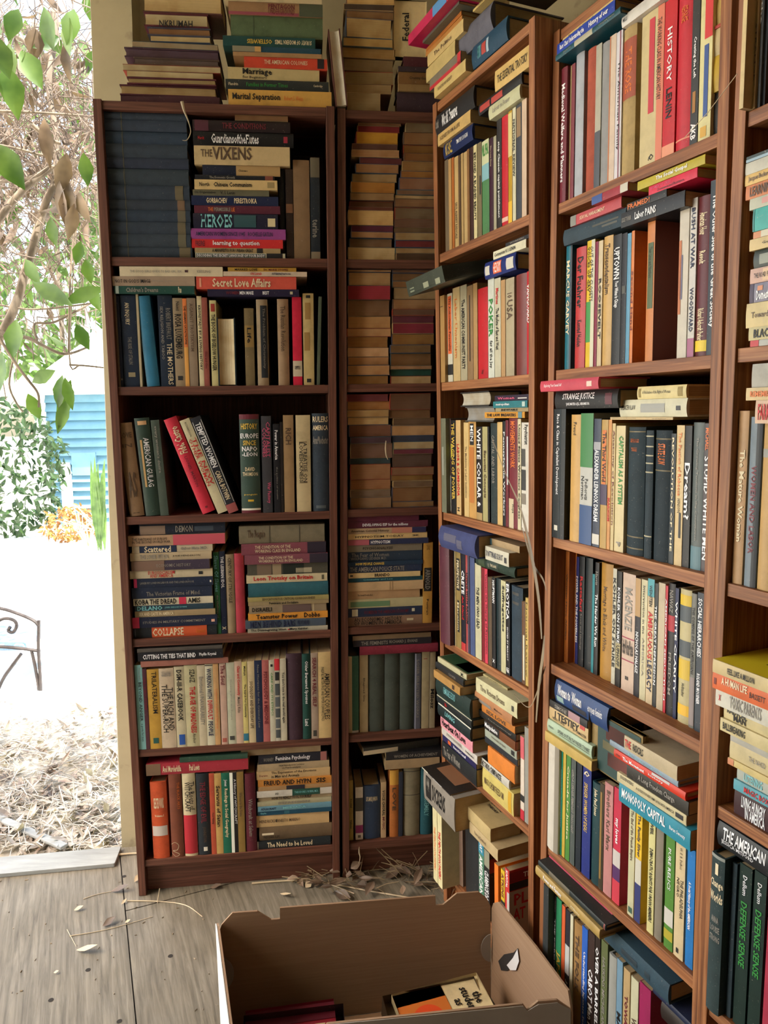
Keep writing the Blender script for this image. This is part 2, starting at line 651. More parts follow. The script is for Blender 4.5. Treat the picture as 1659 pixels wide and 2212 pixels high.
M_GREEN = mat_leaf('green_leaf', (.032, .075, .012, 1), (.10, .17, .04, 1), .3)
M_GREEN2 = mat_leaf('deep_green_leaf', (.012, .035, .008, 1), (.035, .075, .018, 1), .15)
M_DRY = mat_leaf('dry_brown_leaf', (.06, .038, .024, 1), (.26, .18, .125, 1), .1)
M_STRAW = mat_leaf('straw', (.42, .33, .2, 1), (.62, .52, .36, 1), 0)
M_BARK = mat_noise('grey_bark', (.09, .07, .05, 1), (.27, .21, .15, 1), 30, .85, .4, stretch=(1, 1, .3))
M_TWIG = mat_noise('dark_twig', (.06, .042, .034, 1), (.30, .23, .18, 1), 6, .9, .2)

vine = empty('climbing_vine', (-1.1, 2.7, GZ))
tag(vine, 'tangled vine hanging over the doorway with green leaves and dry brown leaves', 'vine')
VO = vine.location.copy()
A = Acc()
big = [([(118, 398, 2.75), (95, 450, 2.74), (60, 570, 2.72), (25, 680, 2.7), (-40, 800, 2.7), (-110, 950, 2.7), (-170, 1300, 2.7)], .013, .02),
       ([(112, 362, 2.7), (80, 385, 2.68), (45, 415, 2.66), (0, 470, 2.65), (-60, 560, 2.64), (-150, 700, 2.64)], .011, .014),
       ([(200, 330, 2.9), (112, 362, 2.72), (60, 385, 2.8), (-30, 395, 2.9)], .006, .007),
       ([(118, 398, 2.76), (122, 300, 2.8), (105, 180, 2.85), (120, 60, 2.9), (90, -80, 2.95)], .011, .01),
       ([(-40, 690, 2.62), (10, 722, 2.6), (60, 730, 2.6), (90, 745, 2.6), (140, 765, 2.62), (190, 750, 2.7)], .009, .004),
       ([(-20, 700, 2.6), (30, 780, 2.58), (60, 820, 2.56), (82, 850, 2.56), (84, 880, 2.56)], .006, .004),
       ([(30, 770, 2.6), (20, 830, 2.6), (35, 870, 2.6), (50, 890, 2.6)], .004, .003),
       ([(80, 735, 2.6), (75, 700, 2.62), (120, 695, 2.66), (196, 655, 2.75)], .005, .004),
       ([(-20, 655, 2.7), (60, 668, 2.7), (130, 664, 2.7), (200, 655, 2.7)], .004, .003),
       ([(-20, 310, 2.6), (40, 322, 2.62), (95, 335, 2.66), (130, 322, 2.7)], .005, .004),
       ([(70, 270, 2.6), (105, 300, 2.62), (130, 310, 2.64)], .008, .006),
       ([(-20, 240, 2.6), (40, 242, 2.6), (75, 243, 2.62), (180, 250, 2.7)], .006, .004),
       ([(170, 790, 2.7), (150, 770, 2.68), (165, 480, 2.7), (172, 430, 2.74)], .0035, .002),
       ([(148, 765, 2.66), (152, 600, 2.68), (160, 500, 2.7)], .004, .004),
       ([(150, 788, 2.66), (185, 790, 2.66), (230, 795, 2.7)], .004, .003),
       ([(5, 60, 2.7), (60, 95, 2.7), (75, 130, 2.7)], .008, .006)]
for path, r0, r1 in big:
    A.add(tube(smooth_path([at_y(*p) for p in path], 5), r0, 7, r1))
link_mesh('stem', A.V, A.F, M_BARK, vine, VO, smooth=1.0)
A = Acc()
for i in range(1500):
    px, py = random.uniform(-120, 215), min(random.gauss(300, 190), 690)
    y = random.uniform(2.66, 3.5)
    c = at_y(px, py, y)
    d = Vector((random.gauss(0, 1), random.gauss(0, .6), random.gauss(-.5, 1))).normalized()
    L = random.uniform(.06, .34)
    p = [c + d * L * t + rv(.012) for t in (0, .33, .66, 1)]
    A.add(tube(smooth_path(p, 2), random.uniform(.0007, .0024), 4))
t = link_mesh('twigs', A.V, A.F, M_TWIG, vine, VO)
t['kind'] = 'stuff'
A = Acc()
for i in range(520):
    c = at_y(random.uniform(-110, 205), random.gauss(310, 170), random.uniform(2.78, 3.5))
    A.add(leaf_geo(c, Vector((random.gauss(0, .7), random.gauss(0, .7), -1)), rv(), random.uniform(.035, .11), random.uniform(.012, .04), random.uniform(-.6, 1.1)))
for px, py, L, wd in ((145, 330, .14, .06), (128, 390, .15, .05), (150, 395, .16, .06), (160, 440, .12, .05), (95, 255, .15, .05), (170, 415, .1, .06), (75, 60, .1, .06), (140, 90, .12, .04)):
    A.add(leaf_geo(at_y(px, py, 2.55), Vector((random.uniform(-.3, .3), 0, -1)), Vector((random.uniform(-1, 1), -1, 0)), L, wd, .2))
t = link_mesh('dry_leaves', A.V, A.F, M_DRY, vine, VO, smooth=1.2)
t['kind'] = 'stuff'
A = Acc()
for px, py, a, L, wd in ((-20, 70, -70, .16, .075), (20, 95, -95, .13, .07), (45, 110, -60, .13, .075), (10, 140, -80, .15, .08), (-10, 310, -60, .16, .09), (160, 20, -100, .12, .06), (95, 15, -80, .13, .07),
                         (145, 30, -85, .14, .06), (40, 20, -110, .1, .06), (35, 690, -95, .13, .07), (55, 560, -60, .1, .05), (180, 330, -90, .1, .05), (60, 850, -75, .1, .05), (70, 610, -30, .18, .06),
                         (140, 655, 20, .15, .055), (5, 760, -95, .16, .08), (135, 810, -100, .12, .05), (140, 815, -85, .11, .04), (153, 820, -105, .18, .05), (148, 860, -115, .14, .045), (120, 800, -160, .13, .05), (165, 700, -70, .09, .05),
                         (185, 560, -80, .08, .045), (175, 520, -110, .08, .04), (190, 610, -70, .1, .05), (110, 470, -90, .09, .05)):
    t = R(a)
    A.add(leaf_geo(at_y(px, py, 2.45 + random.uniform(-.05, .1)), Vector((math.cos(t), random.uniform(-.3, .3), math.sin(t))), Vector((random.uniform(-.6, .6), -1, random.uniform(0, .7))), L, wd, random.uniform(-.1, .3)))
for i in range(60):
    c = at_y(random.uniform(-110, 205), random.choice((random.uniform(-80, 120), random.uniform(420, 730))), random.uniform(2.6, 3.8))
    A.add(leaf_geo(c, Vector((random.gauss(0, .8), random.gauss(0, .5), -.8)), rv() + Vector((0, -.6, .4)), random.uniform(.06, .13), random.uniform(.03, .06), random.uniform(-.2, .4)))
t = link_mesh('green_leaves', A.V, A.F, M_GREEN, vine, VO, smooth=1.2)
t['kind'] = 'stuff'


def tree(name, label, cat, cx, cy, r, z0, z1, n, m, size, trunk=True, group=None):
    o = empty(name, (cx, cy, GZ))
    tag(o, label, cat, group)
    A = Acc()
    for i in range(n):
        th, ph = random.uniform(0, 2 * PI), math.acos(random.uniform(-1, 1))
        q = random.uniform(.55, 1) ** .5
        c = Vector((cx + r * q * math.sin(ph) * math.cos(th), cy + r * q * math.sin(ph) * math.sin(th), (z0 + z1) / 2 + (z1 - z0) / 2 * q * math.cos(ph)))
        A.add(leaf_geo(c, rv() + Vector((0, 0, -.5)), rv() + Vector((0, 0, .8)), size * random.uniform(.7, 1.3), size * .45, .2))
    link_mesh('foliage', A.V, A.F, m, o, o.location.copy())['kind'] = 'stuff'
    if trunk:
        link_mesh('trunk', *tube([(cx, cy, GZ), (cx + .1, cy, (z0 + z1) / 2)], .05, 8), M_BARK, o, o.location.copy())
    return o


def place(px, py, y):
    return at_y(px, py, y)


c = place(30, 350, 9.5)
tree('broadleaf_tree', 'leafy green tree showing behind the vine above the shed roof', 'tree', c.x - 2.2, 15.5, 3.3, 2.1, 8.8, 1700, M_GREEN, .40)
c = place(200, 560, 10)
tree('broadleaf_tree', 'yellow-green tree beside the door post behind the vine', 'tree', c.x - .9, 16.5, 2.0, 2.8, 7.0, 900, M_GREEN, .34)
c = place(70, 780, 9)
tree('dark_shrub', 'deep green bush standing just above the white shed roof line', 'bush', c.x - .3, 14.5, 1.3, .6, 3.2, 700, M_GREEN2, .2)
c = place(45, 945, 8)
tree('round_bush', 'dark green rounded bush at the side of the blue shed', 'bush', c.x - .45, 8.6, .62, GZ, 1.55, 900, M_GREEN2, .12, False)
c = place(150, 1130, 8.2)
tree('low_shrub', 'low reddish yellow shrub in front of the blue shed wall', 'bush', c.x, 8.3, .33, GZ, .3, 420, mat_leaf('reddish_leaf', (.2, .07, .02, 1), (.35, .22, .06, 1), .2), .08, False)

# blue shed with a white roof
shed = empty('garden_shed', (-4.4, 10.2, GZ))
tag(shed, 'small blue clapboard shed with white roof seen through the doorway', 'shed')
SO = shed.location.copy()
M_BLUE = mat_noise('pale_blue_paint', (.12, .27, .36, 1), (.17, .33, .42, 1), 3, .6, 0)
M_WHITE = mat_noise('white_paint', (.74, .75, .74, 1), (.8, .8, .8, 1), 3, .6, 0)
A = Acc()
X0, X1, Y0 = place(95, 900, 9.6).x, -2.6, 9.6
zb, zt = GZ, place(150, 850, 9.6).z
nb = 15
for i in range(nb):
    z0, z1 = zb + (zt - zb) * i / nb, zb + (zt - zb) * (i + 1) / nb
    A.add(([Vector(v) for v in ((X0, Y0 - .06, z0), (X1, Y0 - .06, z0), (X1, Y0, z1), (X0, Y0, z1), (X0, Y0, z0), (X1, Y0, z0))], [(0, 1, 2, 3), (0, 4, 5, 1)]))
A.add((box_pts(X0, X1, Y0, Y0 + 2.2, zb, zt), BOXF))
link_mesh('clapboard_wall', A.V, A.F, M_BLUE, shed, SO)
V = [(X0 - .25, Y0 - .35, zt - .02), (X1 + .3, Y0 - .35, zt - .02), (X1 + .3, Y0 + 2.5, zt), (X0 - .25, Y0 + 2.5, zt), (X0 + .5, Y0 + 1.1, zt + 1.0), (X1 - .1, Y0 + 1.1, zt + 1.0)]
link_mesh('roof', V, [(0, 1, 5, 4), (2, 3, 4, 5), (0, 4, 3), (1, 2, 5), (3, 2, 1, 0)], M_WHITE, shed, SO)
for px in (100, 145):
    x = place(px, 1000, Y0).x
    link_mesh('corner_post', box_pts(x - .06, x + .06, Y0 - .1, Y0 - .02, zb, zt - (.0 if px < 120 else .9)), BOXF, M_WHITE, shed, SO)
x = place(185, 1000, Y0).x
link_mesh('wall_panel', box_pts(x - .16, x + .16, Y0 - .06, Y0 - .02, .55, .85), BOXF, M_BLUE, shed, SO)
ag = empty('spiky_plant', (place(205, 1000, 7.6).x, 7.6, GZ))
tag(ag, 'green spiky plant with upright blades against the blue shed wall', 'plant')
A = Acc()
for px, py in ((192, 995), (200, 985), (208, 1000), (215, 1020), (196, 1050), (222, 990)):
    tip = at_y(px, py, 7.6)
    b = ag.location + Vector((random.uniform(-.05, .05), 0, 0))
    d = tip - b
    A.add(leaf_geo(b, d, Vector((0, -1, .2)), d.length, .09, .05))
link_mesh('blades', A.V, A.F, M_GREEN, ag, ag.location.copy())
st = empty('bare_shrub', place(190, 1140, 7.9))
st.location.z = GZ
tag(st, 'leafless pale branching shrub beside the reddish low shrub', 'bush')
A = Acc()
for i in range(14):
    b = st.location
    p = [b, b + Vector((random.uniform(-.15, .15), 0, .2)), b + Vector((random.uniform(-.4, .4), random.uniform(-.1, .1), random.uniform(.3, .5)))]
    A.add(tube(p, .012, 4, .004))
link_mesh('branches', A.V, A.F, M_STRAW, st, st.location.copy())

# wrought-iron chair at the edge of the patio
YC = 3.62
ch = empty('iron_garden_chair', (at_y(30, 1500, YC).x - .2, YC, GZ))
tag(ch, 'wrought iron garden chair with scrolled arm and blue seat on the bright patio', 'chair')
CO = ch.location.copy()
M_IRON = mat_noise('rusty_iron', (.02, .016, .016, 1), (.06, .045, .04, 1), 20, .6, .2)


def irons(name, paths, r=.009, yoff=0.0):
    A = Acc()
    for p in paths:
        A.add(tube(smooth_path([at_y(x, y, YC + d + yoff) for x, y, d in p], 4), r, 6))
    link_mesh(name, A.V, A.F, M_IRON, ch, CO, smooth=1)


for q in (0, .42):
    irons('arm', [[(-160, 1316, 0), (-60, 1308, 0), (0, 1314, 0), (40, 1326, 0), (72, 1340, 0), (84, 1352, 0)], [(84, 1340, 0), (83, 1400, 0), (86, 1450, 0), (90, 1525, 0)],
                  [(-10, 1345, 0), (10, 1336, 0), (30, 1340, 0), (36, 1352, 0), (28, 1366, 0), (18, 1362, 0), (22, 1354, 0)], [(68, 1405, 0), (76, 1440, 0), (84, 1490, 0)]], .009, q)
    irons('leg', [[(46, 1412, 0), (25, 1440, 0), (5, 1470, 0), (-20, 1530, 0)]], .009, q)
    irons('leg', [[(-150, 1412, 0), (-155, 1470, 0), (-165, 1535, 0)]], .009, q)
irons('seat_rim', [[(-160, 1398, 0), (0, 1397, 0), (84, 1406, 0)], [(-160, 1398, .42), (0, 1397, .42), (84, 1406, .42)], [(84, 1406, 0), (84, 1406, .42)], [(-160, 1398, 0), (-160, 1398, .42)]])
irons('backrest', [[(-160, 1400, 0), (-175, 1250, 0), (-180, 1120, .05)], [(-160, 1400, .42), (-175, 1250, .42), (-180, 1120, .37)], [(-180, 1120, .05), (-182, 1105, .21), (-180, 1120, .37)], [(-165, 1330, 0), (-170, 1300, .2), (-165, 1330, .42)]])
a, b = at_y(-150, 1412, YC), at_y(46, 1412, YC)
V, F = bevel_box(a.x, b.x, YC + .02, YC + .40, a.z - .0, a.z + .035, .012)
link_mesh('seat_cushion', V, F, mat_noise('blue_cushion', (.12, .24, .42, 1), (.3, .45, .6, 1), 40, .8, .1, stretch=(9, .3, 1)), ch, CO)

# leaf litter on the ground outside
A, B2, D2 = Acc(), Acc(), Acc()
for i in range(3200):
    px, py = random.uniform(-120, 265), 1500 + 335 * random.random() ** .75
    c = at_z(px, py, GZ + random.uniform(.002, .03))
    if c.y < 2.12:
        continue
    d = Vector((random.gauss(0, 1), random.gauss(0, 1), random.gauss(0, .2)))
    k = random.random()
    if k < .5:
        A.add(leaf_geo(c, d, Vector((random.gauss(0, .3), random.gauss(0, .3), 1)), random.uniform(.02, .075), random.uniform(.008, .03), random.uniform(-.6, .6)))
    else:
        p = d.normalized() * random.uniform(.03, .16)
        B2.add(tube([c, c + p * .5 + Vector((0, 0, random.uniform(0, .015))), c + p], random.uniform(.0006, .002), 4))
struct_l = link_mesh('leaf_litter', A.V, A.F, mat_leaf('pale_dry_leaf', (.2, .14, .1, 1), (.66, .60, .52, 1), .1), origin=(-1.2, 2.8, GZ))
tag(struct_l, 'dry leaf litter covering the ground outside the threshold', 'leaf litter', kind='stuff')
tag(link_mesh('straw_litter', B2.V, B2.F, mat_leaf('bleached_straw', (.4, .36, .3, 1), (.72, .68, .6, 1), 0), origin=(-1.2, 2.8, GZ)), 'pale straw and twig litter among the leaves outside', 'straw litter', kind='stuff')
V, F = bevel_box(0, .38, 0, .028, 0, .01, .003)
a, b = at_z(-20, 1770, GZ + .03), at_z(70, 1810, GZ + .03)
ang = math.atan2((b - a).y, (b - a).x)
m3 = Matrix.Rotation(ang, 3, 'Z')
tag(link_mesh('wood_lath', [a + m3 @ v for v in V], F, M_THR, origin=a), 'grey flat wooden lath lying in the leaf litter outside', 'wood strip')


def project(X):
    v = X - EYE
    z = v.dot(FW)
    return 829.5 + FPX * v.dot(RT) / z, 1106 - FPX * v.dot(UP) / z


BT = re.compile(r'^([~^]?)([a-z])(\d+),(\d+),(\d+)(?:,(\d+))? (.+)$')
BB = re.compile(r'^#([0-9a-fA-F]{3,6}) (\d+),(\d+)(?:,(\d+),(\d+))?$')
FT = re.compile(r'^R:([a-z])(\d+),(\d+),(\d+),(\d+) (.+)$')
FB = re.compile(r'^R:#([0-9a-fA-F]{3,6}) (\d+),(\d+),(\d+),(\d+)$')
KIND = dict(p=('paperback', 'paperback', 'paperback'), h=('hardcover_book', 'hardcover book', 'hardcover'), c=('hardcover_book', 'hardcover book', 'cloth hardcover'),
            v=('bound_volume', 'bound volume', 'bound volume'), m=('booklet', 'booklet', 'booklet'))


FR = [0, .06, .2, .35, .5, .65, .8, .94, 1]


class Book:
    """One book: a wrap of boards and spine, a page block, printed lettering and bands. Local axes: a thickness, b height, c from spine to fore edge."""

    def __init__(s, case, org, ea, eb, ec, T, H, D, col, kind, pages, label, group, standing):
        s.cs, s.org, s.ea, s.eb, s.ec = case, Vector(org), Vector(ea), Vector(eb), Vector(ec)
        s.T, s.H, s.D, s.standing, s.k = T, H, D, standing, case.k
        hard = kind in 'hcv'
        s.bt = min(.0028 if hard else .0007, T * .2)
        s.q = (.16 if kind == 'v' else .10 if hard else .03) * T
        ov = .003 if hard else .0004
        prof = [(0, D)] + [(f * T, s.q * (2 * f - 1) ** 2) for f in FR] + [(T, D)]
        bt, ci = s.bt, s.q + s.bt + .0006
        prof += [(T - bt, D), (T - bt, ci), (bt, ci), (bt, D)]
        n = len(prof)
        V = [s.W(a, b, c) for b in (0, H) for a, c in prof]
        F = [(i, (i + 1) % n, (i + 1) % n + n, i + n) for i in range(n)] + [tuple(range(n))[::-1], tuple(range(n, 2 * n))]
        nm, cat, _ = KIND[kind]
        if kind == 'p' and T < .0115:
            nm, cat = 'slim_paperback', 'slim paperback'
        if kind == 'p' and 'page edges out' in label:
            nm, cat = 'pocket_paperback', 'pocket paperback'
        origin = s.W(T / 2, 0 if standing else H / 2, D / 2) if standing else s.W(0, H / 2, D / 2)
        s.root = link_mesh(nm, V, F, M_CLOTH if kind in 'cv' else M_GLOSS, None, origin, col, smooth=.7)
        s.origin = origin
        tag(s.root, label, cat, group)
        # page block with a slightly hollow fore edge
        a0, a1, b0, b1 = bt + .0002, T - bt - .0002, ov, H - ov
        hol = min(.12 * T, .004) if hard else .0004
        ct = ci + .0004
        V, L, na = [], [], 6
        for b in (b0, b1):
            for i in range(na + 1):
                a = a0 + (a1 - a0) * i / na
                x = 2 * i / na - 1
                V += [s.W(a, b, ct), s.W(a, b, D - ov - hol * (1 - x * x))]
                L += [a * 1.0 + 13.7 * hash01(origin)] * 2
        m = 2 * (na + 1)
        F = []
        for i in range(na):
            j = 2 * i
            F += [(j, j + 2, j + 3, j + 1), (m + j, m + j + 1, m + j + 3, m + j + 2), (j + 1, j + 3, m + j + 3, m + j + 1), (j, m + j, m + j + 2, j + 2)]
        F += [(0, 1, m + 1, m), (2 * na, m + 2 * na, m + 2 * na + 1, 2 * na + 1)]
        link_mesh('pages', V, F, M_PAGES, s.root, origin, pages, ('leaf', L))

    def W(s, a, b, c):
        v = s.org + s.ea * a + s.eb * b + s.ec * c
        return s.cs.P(v.x, v.y, v.z)

    def sp(s, a):
        # the spine as built: straight facets between the knots
        f = min(max(a / s.T, 0), 1)
        for k in range(len(FR) - 1):
            if f <= FR[k + 1]:
                break
        t = (f - FR[k]) / (FR[k + 1] - FR[k])
        return s.q * ((2 * FR[k] - 1) ** 2 * (1 - t) + (2 * FR[k + 1] - 1) ** 2 * t)

    def along(s, f):
        return s.H * (1 - f) if s.standing else s.H * f

    def text(s, fl, ink, f0, f1, size, mid, string):
        V, F, asp = text_mesh(string, size >= .4)
        if not V:
            return
        hs = s.T * min(size * 1.12, .92)
        a_lo, a_hi = s.T * mid - hs / 2, s.T * mid + hs / 2
        out = []
        for x, y in V:
            if s.standing and fl == '^':
                a, b = a_lo + (a_hi - a_lo) * x, s.H * (1 - f1 + (f1 - f0) * y)
            else:
                if fl == '~':
                    x, y = 1 - x, 1 - y
                a, b = a_lo + (a_hi - a_lo) * y, s.along(f0 + (f1 - f0) * x)
            out.append(s.W(a, b, s.sp(a) - .0009))
        link_mesh('title_lettering', out, F, M_INK, s.root, s.origin, rgb(INK[ink]))

    def band(s, hx, f0, f1, g0=0.0, g1=1.0, name='spine_band'):
        V, F = [], []
        ks = [g0] + [f for f in FR if g0 < f < g1] + [g1]
        n = len(ks) - 1
        for f in ks:
            a = s.T * f
            c = s.sp(a) - .0005
            V += [s.W(a, s.along(f0), c), s.W(a, s.along(f1), c)]
        F = [(2 * i, 2 * i + 1, 2 * i + 3, 2 * i + 2) for i in range(n)]
        link_mesh('spine_label' if g1 - g0 < 1 else name, V, F, M_INK, s.root, s.origin, rgb(hx, s.k))

    def facepos(s, p, q):
        # p across the cover as read, q up it
        return (s.T + .0006, s.H * q, s.D * p) if s.standing else (s.T + .0006, s.H * p, s.D * q)

    def face_text(s, ink, p0, p1, q0, q1, string):
        V, F, _ = text_mesh(string, True)
        out = []
        for x, y in V:
            a, b, c = s.facepos(p0 + (p1 - p0) * x, q0 + (q1 - q0) * y)
            out.append(s.W(a + .0005, b, c))
        link_mesh('cover_lettering', out, F, M_INK, s.root, s.origin, rgb(INK[ink]))

    def face_band(s, hx, p0, p1, q0, q1):
        V = [s.W(*s.facepos(p, q)) for p, q in ((p0, q0), (p1, q0), (p1, q1), (p0, q1))]
        link_mesh('cover_panel', V, [(0, 1, 2, 3)], M_INK, s.root, s.origin, rgb(hx, s.k))

    def extras(s, ex):
        for e in ex:
            m = BT.match(e)
            if m:
                s.text(m[1], m[2], int(m[3]) / 100, int(m[4]) / 100, int(m[5]) / 100, int(m[6] or 50) / 100, m[7])
                continue
            m = BB.match(e)
            if m:
                s.band(m[1], int(m[2]) / 100, int(m[3]) / 100, int(m[4] or 0) / 100, int(m[5] or 100) / 100)
                continue
            m = FT.match(e)
            if m:
                s.face_text(m[1], *[int(m[i]) / 100 for i in (2, 3, 4, 5)], m[6])
                continue
            m = FB.match(e)
            if m:
                s.face_band(m[1], *[int(m[i]) / 100 for i in (2, 3, 4, 5)])


def hash01(v):
    return (abs(v.x) * 91.7 + abs(v.y) * 57.3 + abs(v.z) * 133.1) % 1.0


TOPS = {}
LABELS = set()
COVERS = ['#5a4436', '#6a5a40', '#3c3a44', '#7a3428', '#38484a', '#86704c', '#47382e', '#2f3c50']


def parse(line):
    f = [x.strip() for x in line.split('|')]
    return f[0].split(), [x for x in f[1:] if x]


def shelf_words(lvl):
    return 'top' if lvl == 0 else ORD[lvl - 1] + ' shelf'


def finish_label(colname, noun, look, pos_long, pos_short):
    for p, lk, nn in ((pos_long, look, noun), (pos_short, look, noun), (pos_short, '', noun), (pos_short, '', 'book with page edges out'), (pos_short, '', 'book')):
        s = f'{colname} {nn}{" lettered " + lk if lk else ""}, {p}'
        if len(re.findall(r"[A-Za-z0-9][A-Za-z0-9'-]*", s)) <= 16:
            break
    assert s not in LABELS, s
    LABELS.add(s)
    return s


def opts(tok):
    o = {}
    for t in tok:
        if t[0] == '<':
            o['lean'] = float(t[1:])
        elif t[0] == 'd':
            o['d'] = float(t[1:]) / 100
        elif t[0] == 'y':
            o['yaw'] = float(t[1:])
        elif t[0] == 'D':
            o['D'] = float(t[1:]) / 100
        elif t[0] == '#':
            o['cover'] = t
        else:
            o[t] = True
    return o


def row(ck, lvl, text, w=.008, w2=None):
    cs = CASES[ck]
    zb = cs.lv[lvl]
    n_all = sum(1 for x in text.splitlines() if x.strip())
    prev = None
    group = f'books standing on the {shelf_words(lvl)} of the {cs.name}'
    tops = TOPS.setdefault((ck, lvl), [])
    for i, line in enumerate(x for x in text.strip().splitlines() if x.strip()):
        tok, ex = parse(line)
        xL, xR, yT = map(float, tok[:3])
        hx, kind = tok[3], tok[4]
        o = opts(tok[5:])
        ww = w + ((w2 - w) * i / max(n_all - 1, 1) if w2 is not None else 0) + o.get('d', 0)
        xm = (xL + xR) / 2
        lean = o.get('lean', 0)
        u = cs.uz(xm, yT, ww)[0]
        yb = project(cs.P(u, ww, zb))[1]
        ym = (yT + yb) / 2
        u0, u1 = cs.uz(xL, ym, ww)[0], cs.uz(xR, ym, ww)[0]
        while ck in 'ABC' and -.07 < ww and u0 < .0125:      # a spine that hides the case's own edge stands out in front of it
            ww -= .004
            u0, u1 = cs.uz(xL, ym, ww)[0], cs.uz(xR, ym, ww)[0]
        zt = cs.uz(xm + lean / 2, yT, ww)[1]
        H = zt - zb
        ppm = (project(cs.P(u0 + .01, ww, zb + H / 2))[0] - project(cs.P(u0, ww, zb + H / 2))[0]) * 100
        th = math.atan2(-lean / ppm, H)
        T = (u1 - u0) * math.cos(th)
        H = H / math.cos(th) if th else H
        u0 += math.sin(th) * H / 2
        if prev is not None and abs(prev[1] - th) < .02:
            d = prev[0] + .0004 - u0
            if d > 0:
                u0, T = u0 + d, T - d
        if not th:
            if u0 < .0205:
                T, u0 = T - (.0205 - u0), .0205
            T = min(T, cs.w - .0205 - u0)
        T = max(T, .004)
        prev = (u0 + T / math.cos(th), th)
        D = o.get('D', min(.68 * H, cs.depth - .016 - max(ww, 0)))
        col, pg = rgb(hx, cs.k), rgb('#c4ac80')
        ea, eb = (math.cos(th), 0, math.sin(th)), (-math.sin(th), 0, math.cos(th))
        org = [u0, ww, zb + (T * math.sin(-th) if th < 0 else 0) + .0003]
        ec = (0, 1, 0)
        noun = KIND[kind][2]
        cn = colour_name(col)
        if 'f' in o:
            ec, org[1] = (0, -1, 0), ww + D
            pg, col = col, rgb(o.get('cover', COVERS[i % 8]), cs.k)
            noun = noun + ' with page edges out'
            cn = colour_name(pg)
        look = next((e[1:] for e in ex if e[0] == '!'), '')
        n = ORD[i] if i < len(ORD) else f'number {i + 1}'
        lb = finish_label(cn, noun, look, f'{n} from left standing on {shelf_words(lvl)} of {cs.name}', f'{n} from left on {shelf_words(lvl)}, {cs.name}')
        b = Book(cs, org, ea, eb, ec, T, H, D, col, kind, pg, lb, group, True)
        b.extras(ex)
        tops.append((org[0], org[0] + T, zb + H))


def stack(ck, lvl, name, text, rest='shelf', w=.006, jit=1.0):
    cs = CASES[ck]
    lines = [x for x in text.strip().splitlines() if x.strip()]
    tops = TOPS.setdefault((ck, lvl), [])
    place = 'on top of' if lvl == 0 else f'on {shelf_words(lvl)} of'
    group = f'books in the {name} {place} the {cs.name}'
    zp = None
    N = len(lines)
    rr = random.Random(hash((len(text), N, lvl)))
    for idx in range(N - 1, -1, -1):
        tok, ex = parse(lines[idx])
        xL, xR, yT, yB = map(float, tok[:4])
        hx, kind = tok[4], tok[5]
        o = opts(tok[6:])
        ww = w + o.get('d', 0)
        xm = (xL + xR) / 2
        while True:
            zt, zb = cs.uz(xm, yT, ww)[1], cs.uz(xm, yB, ww)[1]
            us = []
            for x in (xL, xR):
                y = (yT + yB) / 2
                for _ in range(3):
                    u = cs.uz(x, y, ww)[0]
                    y = project(cs.P(u, ww, (zt + zb) / 2))[1]
                us.append(u)
            u0, u1 = us
            if ck in 'ABC' and lvl and u0 < .0205 and ww > -.12:
                ww -= .004
            else:
                break
        if lvl:
            u0, u1 = max(u0, .0205), min(u1, cs.w - .0205) if ck != 'C' else u1
        if zp is None:
            if rest == 'shelf':
                zp = cs.lv[lvl]
            else:
                under = [t for a, b_, t in tops if b_ > u0 + .004 and a < u1 - .004]
                zp = max(under) if under else zb
                if rest == 'free':
                    zp = max(zp, zb)
        z0 = zp + .0003
        T = max(zt - z0, .0045)
        roof = cs.lv[lvl - 1] - .0215 if lvl else 99
        if z0 + T > roof:
            T = max(roof - z0, .003)
        zp = z0 + T
        H = max(u1 - u0, .02)
        col, pg = rgb(hx, cs.k), rgb('#c4ac80')
        cn, noun = colour_name(col), KIND[kind][2]
        look = next((e[1:] for e in ex if e[0] == '!'), '')
        yaw = R(o.get('yaw', rr.uniform(-.9, .9) * jit))
        cy, sy = math.cos(yaw), math.sin(yaw)
        ww += rr.uniform(-.002, .003) * jit
        if 'e' in o:                      # short edge of the pages outwards
            D, H = H, o.get('D', .172)
            org, ea, eb, ec = (u0, ww, z0), (0, 0, 1), (-sy, cy, 0), (cy, sy, 0)
        else:
            D = o.get('D', min(.66 * H, cs.depth - .02 - ww, .19))
            ea, eb, ec = (0, 0, 1), (cy, sy, 0), (-sy, cy, 0)
            org = (u0, ww, z0)
            if 'f' in o:
                ec = (sy, -cy, 0)
                org = (u0 - sy * D, ww + D * cy, z0)
        if 'e' in o or 'f' in o:
            pg, col = col, rgb(o.get('cover', COVERS[(idx * 5 + lvl) % 8]), cs.k)
            noun += ' with page edges out'
        n = ORD[idx] if idx < len(ORD) else f'number {idx + 1}'
        lb = finish_label(cn, noun, look, f'{n} from top in {name} {place} {cs.name}', f'{n} in {name} {place.replace("on top of", "atop")} {cs.name}')
        b = Book(cs, org, ea, eb, ec, T, H, D, col, kind, pg, lb, group, False)
        b.extras(ex)


